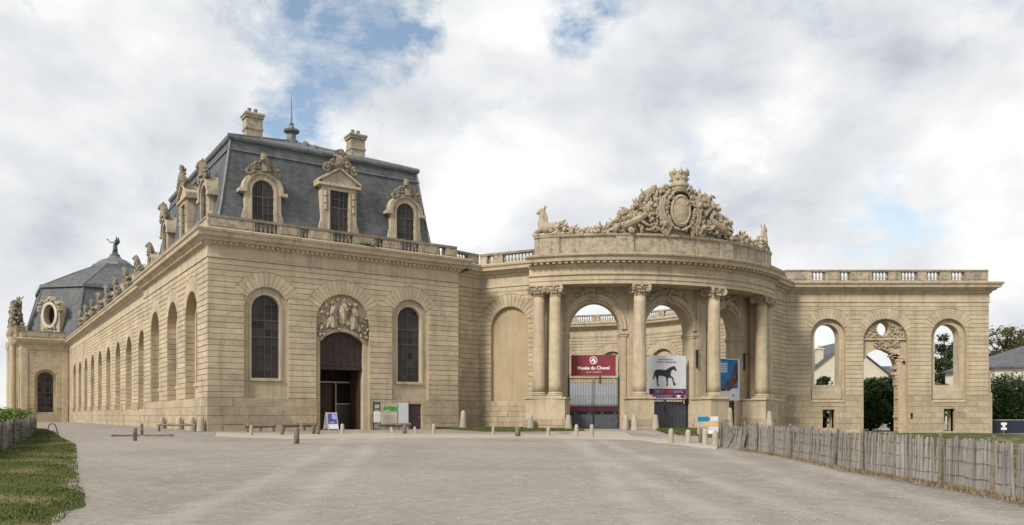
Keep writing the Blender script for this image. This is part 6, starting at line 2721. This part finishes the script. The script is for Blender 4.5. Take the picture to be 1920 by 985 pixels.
# white notice on posts, right of the door
T = thing('notice_stand', 'white notice on a dark stand at the right jamb of the doorway', 'sign', Fr(11.55, -.45, gz(*Fr(11.5, -.4)[:2])), PAV_RZ)
m = MB()
for x in (-.24, .24):
    m.box(x - .03, x + .03, -.03, .03, -.1, 2.05)
m.box(-.30, .30, -.06, .06, -.05, .06)
m.obj('stand', 'iron', T)
m = MB()
m.bbox(-.25, .25, -.07, -.032, .55, 1.32, .006)
bd = m.obj('board', 'print_white', T)
for k in range(5):
    print_lines(-.18, .17, .66 + .12 * k, .04, -.071, 'print_cream', bd, 80 + k)
m = MB()
m.bbox(-.22, .22, -.06, -.032, 1.48, 1.98, .006)
m.obj('upper_board', 'gate_panel', T)
m = MB()
m.bbox(-.17, .17, -.068, -.0605, 1.55, 1.8, .003)
m.obj('upper_print', 'print_cream', T)

# posters on the wall
T = thing('wall_poster', 'cream wall poster with green lettering left of the purple door', 'poster', Fr(12.75, -.085, 0), PAV_RZ)
m = MB()
m.bbox(-.72, .60, -.02, .0, .45, 2.02, .004)
m.obj('board', 'print_cream', T)
rect('printed_panel', -.68, .56, .55, 1.30, -.022, 'render_cream', T)
flat_poly('printed_heading', [(-.55, 1.55), (-.42, 1.85), (-.25, 1.72), (.0, 1.80), (.55, 1.74), (.55, 1.48), (.1, 1.46), (-.1, 1.58), (-.35, 1.52)], -.022, 'print_green', T)
for k in range(5):
    print_lines(-.55, .45, .66 + .12 * k, .05, -.029, 'print_cream', T, 90 + k)
T = thing('wall_panel', 'plain grey panel on the wall between green poster and purple door', 'panel', Fr(13.85, -.085, 0), PAV_RZ)
m = MB()
m.bbox(-.42, .38, -.02, 0, .5, 2.05, .004)
m.obj('board', 'poster_grey', T)

# direction sign by the portal
p = on_ground(1327, 826)
T = thing('direction_sign', 'orange direction sign with a blue arrow and white stripes in front of the portal', 'sign', p, 0.12)
for x in (-.42, .42):
    m = MB()
    m.lathe([(.03, -.2), (.03, 1.0)], 8, (x, .03, 0))
    m.obj('post', 'paint_grey', T)
m = MB()
m.bbox(-.56, .56, -.03, 0, .32, 1.24, .006)
m.obj('board', 'print_cream', T)
flat_poly('arrow', [(-.55, .98), (-.55, 1.22), (-.10, 1.22), (-.02, 1.235), (.12, 1.10), (-.02, .965), (-.10, .98)], -.034, 'sign_blue', T)
rect('stripe', .14, .55, .98, 1.22, -.034, 'poster_grey', T)
rect('stripe', -.30, .55, .74, .94, -.034, 'sign_orange', T)
rect('stripe', .05, .55, .58, .70, -.034, 'poster_grey', T)
rect('stripe', .0, .55, .34, .54, -.034, 'print_white', T)
for k in range(2):
    print_lines(-.45, -.05, .62 - .12 * k, .06, -.034, 'print_brown', T, 95 + k)


# ================================================================== FENCES
PICK = []
for k in range(5):
    rg = random.Random(100 + k)
    m = MB()
    w, t = .034 + .004 * (k % 3), .013
    rows = []
    for q in range(5):
        z = -.05 + 1.16 * q / 4 + (rg.uniform(-.03, .03) if q == 4 else 0)
        dx = rg.uniform(-.012, .012) if 0 < q < 4 else 0
        ww = w * rg.uniform(.8, 1.15) * (.55 if q == 4 else 1)
        rows.append((dx, ww, z))
    i = 0
    for dx, ww, z in rows:
        m.v += [(dx - ww, -t, z), (dx + ww, -t, z), (dx + ww * .7, t, z), (dx - ww * .7, t, z)]
    for q in range(4):
        for e in range(4):
            a, b = q * 4 + e, q * 4 + (e + 1) % 4
            m.f.append((a, b, b + 4, a + 4))
    m.f += [(3, 2, 1, 0), (16, 17, 18, 19)]
    me = m.mesh('picket')
    me.materials.append(MATS['picket'])
    PICK.append(me)


def fence(label, pts, posts, lean_of, seed, height=1.0, step=.074, fallen=None):
    rg = random.Random(seed)
    A = pts[0]
    T = thing('picket_fence', label, 'fence', (A[0], A[1], gz(*A)), 0)
    base = Vector((A[0], A[1], gz(*A)))
    segs = [0]
    for a, b in zip(pts[:-1], pts[1:]):
        segs.append(segs[-1] + math.dist(a, b))

    def along(s):
        for k in range(len(pts) - 1):
            if s <= segs[k + 1] or k == len(pts) - 2:
                u = (s - segs[k]) / (segs[k + 1] - segs[k])
                a, b = pts[k], pts[k + 1]
                x, y = a[0] + (b[0] - a[0]) * u, a[1] + (b[1] - a[1]) * u
                return Vector((x, y, gz(x, y))), math.atan2(b[1] - a[1], b[0] - a[0])
    L = segs[-1]
    n = int(L / step)
    for k in range(n):
        s = L * (k + .5) / n + rg.uniform(-.008, .008)
        p, ang = along(s)
        o = put(bpy.data.objects.new('picket', rg.choice(PICK)), T)
        ln = lean_of(s) + rg.uniform(-.035, .035)
        off = .05 * math.sin(s * 1.7) + .03 * math.sin(s * 4.1)
        o.location = p - base + Vector((-math.sin(ang) * off, math.cos(ang) * off, rg.uniform(-.03, .02)))
        o.rotation_euler = (rg.uniform(-.05, .05), ln, ang)
        o.scale = (rg.uniform(.8, 1.35), 1, height * rg.uniform(.97, 1.03))
    for zz in (.30, .62, .92):
        m = MB()
        pl = []
        for k in range(int(L / .25) + 1):
            s = min(L, .25 * k)
            p, ang = along(s)
            off = .05 * math.sin(s * 1.7) + .03 * math.sin(s * 4.1) - .022
            q = p - base + Vector((-math.sin(ang) * off + math.cos(ang) * math.tan(lean_of(s)) * zz, math.cos(ang) * off, zz * height + .015 * math.sin(s * 6)))
            pl.append(q)
        m.tube(pl, .006, 4)
        m.obj('wire', 'wire', T)
    for s, ln in posts:
        p, ang = along(s)
        m = MB()
        m.lathe([(.055, -.3), (.05, .6), (.045, 1.18 * height), (.02, 1.22 * height)], 8)
        o = m.obj('post', 'log', T)
        o.location = p - base + Vector((math.sin(ang) * .06, -math.cos(ang) * .06, 0))
        o.rotation_euler = (0, ln, ang)
    if fallen:
        for s0, n, a0, a1 in fallen:
            p, ang = along(s0)
            for k in range(n):
                o = put(bpy.data.objects.new('picket', PICK[k % 5]), T)
                t = k / max(1, n - 1)
                o.location = p - base + Vector((.10 * k * math.cos(ang), .10 * k * math.sin(ang) - .05, 0.02))
                o.rotation_euler = (.05, a0 + (a1 - a0) * t, ang)
                o.scale = (1.2, 1, 1.12)
    return along, L


fpts = [gp2(*q) for q in ((1398, 846), (1450, 854), (1523, 868), (1600, 885), (1683, 899), (1768, 913), (1868, 933), (1985, 958))]
segL = [0]
for a, b in zip(fpts[:-1], fpts[1:]):
    segL.append(segL[-1] + math.dist(a, b))


def s_of_px(px):
    best, bs = 1e9, 0
    for k in range(400):
        s = segL[-1] * k / 399
        for q in range(len(fpts) - 1):
            if s <= segL[q + 1]:
                u = (s - segL[q]) / (segL[q + 1] - segL[q])
                x = fpts[q][0] + (fpts[q + 1][0] - fpts[q][0]) * u
                y = fpts[q][1] + (fpts[q + 1][1] - fpts[q][1]) * u
                e = abs(960 + x / y * FPX - px)
                if e < best:
                    best, bs = e, s
                break
    return bs


posts = [(s_of_px(p), l) for p, l in ((1398, .06), (1421, .05), (1452, .04), (1484, .03), (1523, .14), (1568, .30), (1620, .02), (1683, .03), (1768, .02), (1868, .03), (1950, -.02))]
sl0, sl1 = s_of_px(1500), s_of_px(1600)


def lean_r(s):
    m_ = (sl0 + sl1) / 2
    w = max(0.0, 1 - abs(s - m_) / (sl1 - sl0))
    return .03 + .20 * w


fence('grey weathered picket fence leaning beside the gravel at the right', fpts, posts, lean_r, 5, 1.0, .072)
f2 = [gp2(*q) for q in ((1350, 838), (1366, 841), (1396, 846))]
fence('collapsed end piece of picket fence with pickets fanned out next to the posts', f2, [(0.3, .02)], lambda s: .05 + .35 * s / 2.2, 8, .95, .11,
      fallen=[(.35, 7, .45, .95)])
f3 = [(-16.9, 24.5), (-18.9, 30.0), (-22.2, 36.5), (-26.2, 44.0), (-31.0, 52.5)]
fence('pale picket fence in front of the hedge at the left edge', f3, [(2.0, 0), (5.5, .05), (9.5, -.05), (14, .04), (19, 0), (25, .06), (31, -.04)], lambda s: .05 * math.sin(s), 6, .98, .12)
T = thing('gate_hoop', 'small dark bent iron hoop at the end of the left picket fence', 'hoop', (*gp2(98, 828), gz(*gp2(98, 828))))
m = MB()
m.tube([(-.2, 0, 0), (-.2, 0, .6), (-.14, 0, .78), (0, 0, .84), (.14, 0, .78), (.2, 0, .6), (.3, 0, .2)], .022, 6)
m.obj('tube', 'iron', T)


# weeds along the foot of the right fence
def weeds(rg):
    k = rg.randrange(len(fpts) - 1)
    u = rg.random()
    x = fpts[k][0] + (fpts[k + 1][0] - fpts[k][0]) * u + rg.gauss(-.12, .16)
    y = fpts[k][1] + (fpts[k + 1][1] - fpts[k][1]) * u + rg.gauss(-.1, .16)
    return x, y


foliage('dry_weed', (0.14, 0.105, 0.055), (0.27, 0.21, 0.115))
o = grass_blades(5000, weeds, 9, .03, .09)
o.data.materials.clear()
o.data.materials.append(MATS['dry_weed'])
tag(o, 'dry weeds along the foot of the right fence', 'weeds')


# ================================================================== VEGETATION
def leaf_cloud(v, f, c, rad, n, size, rg, dens=.0, seed=0.0, flat=.0):
    k = 0
    tries = 0
    while k < n and tries < n * 8:
        tries += 1
        p = Vector((rg.gauss(0, 1), rg.gauss(0, 1), rg.gauss(0, 1)))
        p *= .56
        if p.length > 1.7:
            continue
        q = Vector((c[0] + p.x * rad[0], c[1] + p.y * rad[1], c[2] + p.z * rad[2]))
        if noise.noise(q * (1.1 / max(.5, size * 3)) + Vector((seed, 0, 0))) < dens:
            continue
        k += 1
        s = size * rg.uniform(.6, 1.3)
        a = Vector((rg.gauss(0, 1), rg.gauss(0, 1), rg.gauss(0, .6))).normalized()
        b = a.orthogonal().normalized()
        b.rotate(Matrix.Rotation(rg.uniform(0, 6.28), 3, a))
        i = len(v)
        v += [tuple(q - a * s), tuple(q + b * s * .45), tuple(q + a * s), tuple(q - b * s * .45)]
        f.append((i, i + 1, i + 2, i + 3))


def cloud_obj(name, clouds, n, size, mat, parent, seed, dens=-.05):
    rg = random.Random(seed)
    v, f = [], []
    tot = sum(r[0] * r[1] * r[2] for c, r in clouds)
    for c, r in clouds:
        leaf_cloud(v, f, c, r, int(n * r[0] * r[1] * r[2] / tot) + 10, size, rg, dens, seed)
    me = bpy.data.meshes.new(name)
    me.from_pydata(v, [], f)
    me.materials.append(MATS[mat])
    return put(bpy.data.objects.new(name, me), parent)


def tree(name, label, loc, h, spread, seed, mat, n=9000, size=.16, nclump=16, trunk_h=.35, group=None, dens=-.05, cat='tree'):
    rg = random.Random(seed)
    T = thing(name, label, cat, loc, 0, group)
    m = MB()
    r0 = h * .022 + .04
    top = (rg.uniform(-.3, .3), rg.uniform(-.3, .3), h * .8)
    m.tube([(0, 0, -.9), (rg.uniform(-.1, .1), 0, h * .3), (top[0] * .6, top[1] * .6, h * .55), top], [r0 * 1.4, r0, r0 * .7, r0 * .25], 8)
    clouds = []
    for k in range(nclump):
        a = rg.uniform(0, 2 * PI)
        zf = rg.uniform(trunk_h, 1.0)
        prof = math.sin(PI * min(1, max(.08, (zf - trunk_h) / (1.08 - trunk_h)))) ** .7
        rr = spread * prof * rg.uniform(.35, 1.0)
        c = (math.cos(a) * rr, math.sin(a) * rr, h * zf - h * .04)
        s = spread * rg.uniform(.24, .42) * (1.0 if nclump < 25 else .72)
        clouds.append((c, (s, s, s * rg.uniform(.55, .8))))
        z0 = h * max(.2, zf - .25)
        m.tube([(0, 0, z0), (c[0] * .5, c[1] * .5, (z0 + c[2]) * .5 + .1), c], [r0 * .5, r0 * .32, r0 * .12], 5)
    m.obj('trunk', 'bark', T)
    cloud_obj('crown', clouds, n, size, mat, T, seed, dens)
    return T


def hedge(name, label, x0, x1, y0, y1, h, n, size, mat, seed, loc, rz=0):
    T = thing(name, label, 'hedge', loc, rz)
    rg = random.Random(seed)
    clouds = []
    L = x1 - x0
    k = max(3, int(L / .8))
    for i in range(k):
        for j in range(3):
            c = (x0 + L * (i + rg.random()) / k, rg.uniform(y0, y1), h * (.2 + .32 * j) + rg.uniform(-.1, .1))
            clouds.append((c, (.75, (y1 - y0) * .6, h * .26)))
    cloud_obj('leaves', clouds, n, size, mat, T, seed, -.2)
    m = MB()
    for i in range(k):
        x = x0 + L * (i + .5) / k
        m.tube([(x, (y0 + y1) / 2, -.9), (x + rg.uniform(-.2, .2), (y0 + y1) / 2, h * .7)], [.05, .02], 5)
    m.obj('stems', 'bark', T)
    return T


# left hedge behind the fence
def left_hedge():
    T = thing('hedge', 'clipped green hedge behind the pale picket fence at the left edge', 'hedge', (f3[0][0], f3[0][1], 0))
    rg = random.Random(3)
    clouds, st = [], MB()
    for a, b in zip(f3[:-1], f3[1:]):
        L = math.dist(a, b)
        u = ((b[0] - a[0]) / L, (b[1] - a[1]) / L)
        nrm = (-u[1], u[0])
        k = int(L / .55)
        for i in range(k):
            q = L * (i + .5) / k
            for row in range(2):
                off = .55 + .7 * row + rg.uniform(-.1, .1)
                x, y = a[0] + u[0] * q + nrm[0] * off, a[1] + u[1] * q + nrm[1] * off
                g = gz(x, y)
                for lev in (.22, .55, .86):
                    clouds.append(((x - f3[0][0], y - f3[0][1], g + (1.20 - g) * lev), (.42, .42, .30)))
                st.tube([(x - f3[0][0], y - f3[0][1], g - .1), (x - f3[0][0] + rg.uniform(-.1, .1), y - f3[0][1], g + 1.0)], [.04, .015], 5)
    cloud_obj('leaves', clouds, 75000, .07, 'leaf_hedge', T, 3, -.3)
    st.obj('stems', 'bark', T)


left_hedge()

# right of the wing
hedge('hedge', 'tall dark green hedge right of the ruined wing', 0, 14, 0, 3.0, 5.0, 42000, .14, 'leaf_dark', 4, (48.3, 84.0, -.3))
tree('evergreen_tree', 'loose-branched tree above the slate roof at the right edge', (72.0, 118.0, 0), 14.2, 4.4, 11, 'leaf_autumn', 11000, .2, 46, .4, dens=.0)
tree('evergreen_tree', 'bushy tree beside the slate roofed house at the right edge', (77.5, 116.0, 0), 12.4, 3.6, 12, 'leaf_autumn', 11000, .2, 40, .35)
tree('shrub_tree', 'left of two dark trees seen through the broken doorway', (37.9, 85.5, 0), 5.0, 2.3, 13, 'leaf_dark', 34000, .12, 90, .04, 'trees behind the ruined wing')
tree('shrub_tree', 'right of two dark trees seen through the broken doorway', (40.7, 86.5, 0), 5.1, 2.3, 14, 'leaf_dark', 34000, .12, 90, .04, 'trees behind the ruined wing')
tree('shrub_tree', 'small shrub at the sill of the left open window of the ruined wing', (34.0, 88.0, 0), 5.3, 1.1, 15, 'leaf_dark', 7000, .10, 16, .2, 'trees behind the ruined wing')
tree('shrub_tree', 'small shrub at the foot of the right open window of the ruined wing', (47.0, 88.5, 0), 4.5, 1.2, 16, 'leaf_hedge', 7000, .10, 16, .2, 'trees behind the ruined wing')
tree('dark_tree', 'dark round tree seen through the right open window', (66.0, 124.0, 0), 9.6, 3.6, 17, 'leaf_dark', 20000, .16, 60, .2)
tree('dark_tree', 'high thin tree seen at the top of the right open window', (76.5, 142.0, 0), 15.5, 3.2, 18, 'leaf_dark', 8000, .2, 30, .5)
tree('shrub_tree', 'low bush in the small opening below the left window of the wing', (30.2, 78.0, 0), 2.2, .9, 19, 'leaf_dark', 5000, .08, 12, .1, 'trees behind the ruined wing')


# ================================================================== HOUSES BEYOND THE WING
def house(label, x0, x1, y0, y1, eave, ridge, along, seed, windows=(), chim=None, roof='slate'):
    T = thing('house', label, 'house', ((x0 + x1) / 2, y0, 0))
    W, D = (x1 - x0) / 2, y1 - y0
    P = lambda a, d, z: (a, -d, z)
    gable = (lambda a: eave + (ridge - eave) * (1 - abs(a) / W)) if along == 'y' else eave
    ops = [opening(a, .55, z, z + 1.4, 'flat') for a, z in windows]
    wall_mb(P, -W, W, -.9, gable, 0, -.35, ops, [0]).obj('wall', 'render_cream', T)
    m = MB()
    m.box(-W, -W + .35, .35, D, -.9, eave)
    m.box(W - .35, W, .35, D, -.9, eave)
    m.box(-W + .35, W - .35, D - .35, D, -.9, eave)
    m.obj('wall', 'render_cream', T)
    for a, z in windows:
        window(P, a, .55, z, z + 1.4, -.15, T, 2, 3, False, .06)
    m = MB()
    o = .35
    t = .18
    if along == 'y':
        k = (ridge - eave) / W
        for s in (-1, 1):
            pts = [(s * (W + o), -o, eave - k * o), (s * (W + o), D + o, eave - k * o), (0, D + o, ridge), (0, -o, ridge)]
            L = math.hypot(W + o, ridge - eave)
            m.uvquad([(p[0], p[1], p[2] + t) for p in pts], [(0, 0), (D, 0), (D, L), (0, L)])
            m.uvquad([(p[0], p[1], p[2] + .01) for p in pts][::-1], [(0, L), (D, L), (D, 0), (0, 0)])
            for q in ((3, 0), (1, 2)):
                a, b = pts[q[0]], pts[q[1]]
                m.uvquad([(a[0], a[1], a[2] + .01), (b[0], b[1], b[2] + .01), (b[0], b[1], b[2] + t), (a[0], a[1], a[2] + t)], [(0, 0), (L, 0), (L, t), (0, t)])
    else:
        hip = min(W * .6, D * .6)
        q = [(-W - o, -o), (W + o, -o), (W + o, D + o), (-W - o, D + o)]
        ra, rb = (-W + hip, D / 2), (W - hip, D / 2)
        for pts in ([q[0], q[1], rb, ra], [q[2], q[3], ra, rb], [q[3], q[0], ra], [q[1], q[2], rb]):
            pp = [(p[0], p[1], eave if i < 2 else ridge) for i, p in enumerate(pts)]
            m.uvquad(pp, [(p[0] + p[1] * .3, p[2] * 1.6 + p[1] * .01) for p in pp])
        m.sweep(q, [(0, eave - .22), (.06, eave - .22), (.06, eave + .02), (0, eave + .02)], side=-1, closed_path=True)
    m.obj('roof', roof, T, fix=False)
    if chim:
        m = MB()
        cx, cy, cz = chim
        m.bbox(cx - .45, cx + .45, cy - .35, cy + .35, eave, cz, .02)
        m.bbox(cx - .55, cx + .55, cy - .45, cy + .45, cz, cz + .2, .02)
        c = m.obj('chimney', 'render_cream', T)
        m = MB()
        m.lathe([(.14, 0), (.12, .4)], 8, (cx, cy, cz + .2))
        m.obj('chimney_pot', 'stone_broken', c)
    return T


house('cream gabled house seen through the left window of the ruined wing', 38.0, 51.6, 108.0, 118.0, 5.6, 11.0, 'y', 1, ((-2.2, 3.0), (2.4, 3.0)), (-3.4, .9, 10.0))
house('slate roofed house behind the cream gable', 38.0, 50.0, 124.0, 134.0, 7.0, 11.9, 'x', 2)
house('low slate roofed house seen through the broken doorway', 52.6, 64.0, 122.0, 132.0, 6.0, 8.9, 'x', 3)
house('cream house with slate hipped roof at the right edge', 62.2, 88.0, 104.0, 116.0, 7.4, 10.6, 'x', 4, ((-9.5, 4.2), (-6.0, 4.2)))

# dark hoarding and small white marker right of the wing
T = thing('hoarding', 'dark navy hoarding below the hedge right of the ruined wing', 'hoarding', (43.9, 74.5, -.12))
for k in range(5):
    m = MB()
    m.bbox(2.1 * k + .02, 2.1 * k + 2.08, 0, .05, -.6, .86, .006)
    m.obj('panel', 'navy_panel', T)
    m = MB()
    m.box(2.1 * k - .03, 2.1 * k + .03, .055, .11, -.4, .88)
    m.obj('post', 'steel', T)
m = MB()
m.box(0, 10.5, -.01, .06, .825, .87)
m.obj('top_rail', 'print_cream', T)
T = thing('marker_sign', 'small white cross shaped marker in front of the navy hoarding', 'sign', (45.1, 74.1, -.25))
m = MB()
m.box(-.03, .03, 0, .03, -.4, .8)
m.obj('post', 'steel', T)
for dx, dz in ((-.14, .62), (.14, .62), (0, .40), (-.14, .16), (.14, .16)):
    m = MB()
    m.bbox(dx - .12, dx + .12, -.035, -.005, dz - .10, dz + .10, .01)
    m.obj('plate', 'print_white', T)

# small plants rooted in the stonework
for nm, lb, loc, r in (('wall_plant', 'tuft of green weeds growing on the pavilion cornice above the doorway', Fr(10.6, -.62, 13.18), .30),
                       ('wall_plant', 'patch of moss and weeds in the cornice corner beside the end pavilion', Fr(19.0, .35, 12.5), .35)):
    T = thing(nm, lb, 'plant', loc)
    cloud_obj('leaves', [((0, 0, .05), (r * 1.4, r * .6, r * .5)), ((r, .1, .0), (r, r * .5, r * .4))], 420, .07, 'leaf_mid', T, 5, -.4)
    m = MB()
    m.tube([(0, 0, -.05), (.02, 0, .12)], [.02, .01], 5)
    m.obj('stem', 'bark', T)
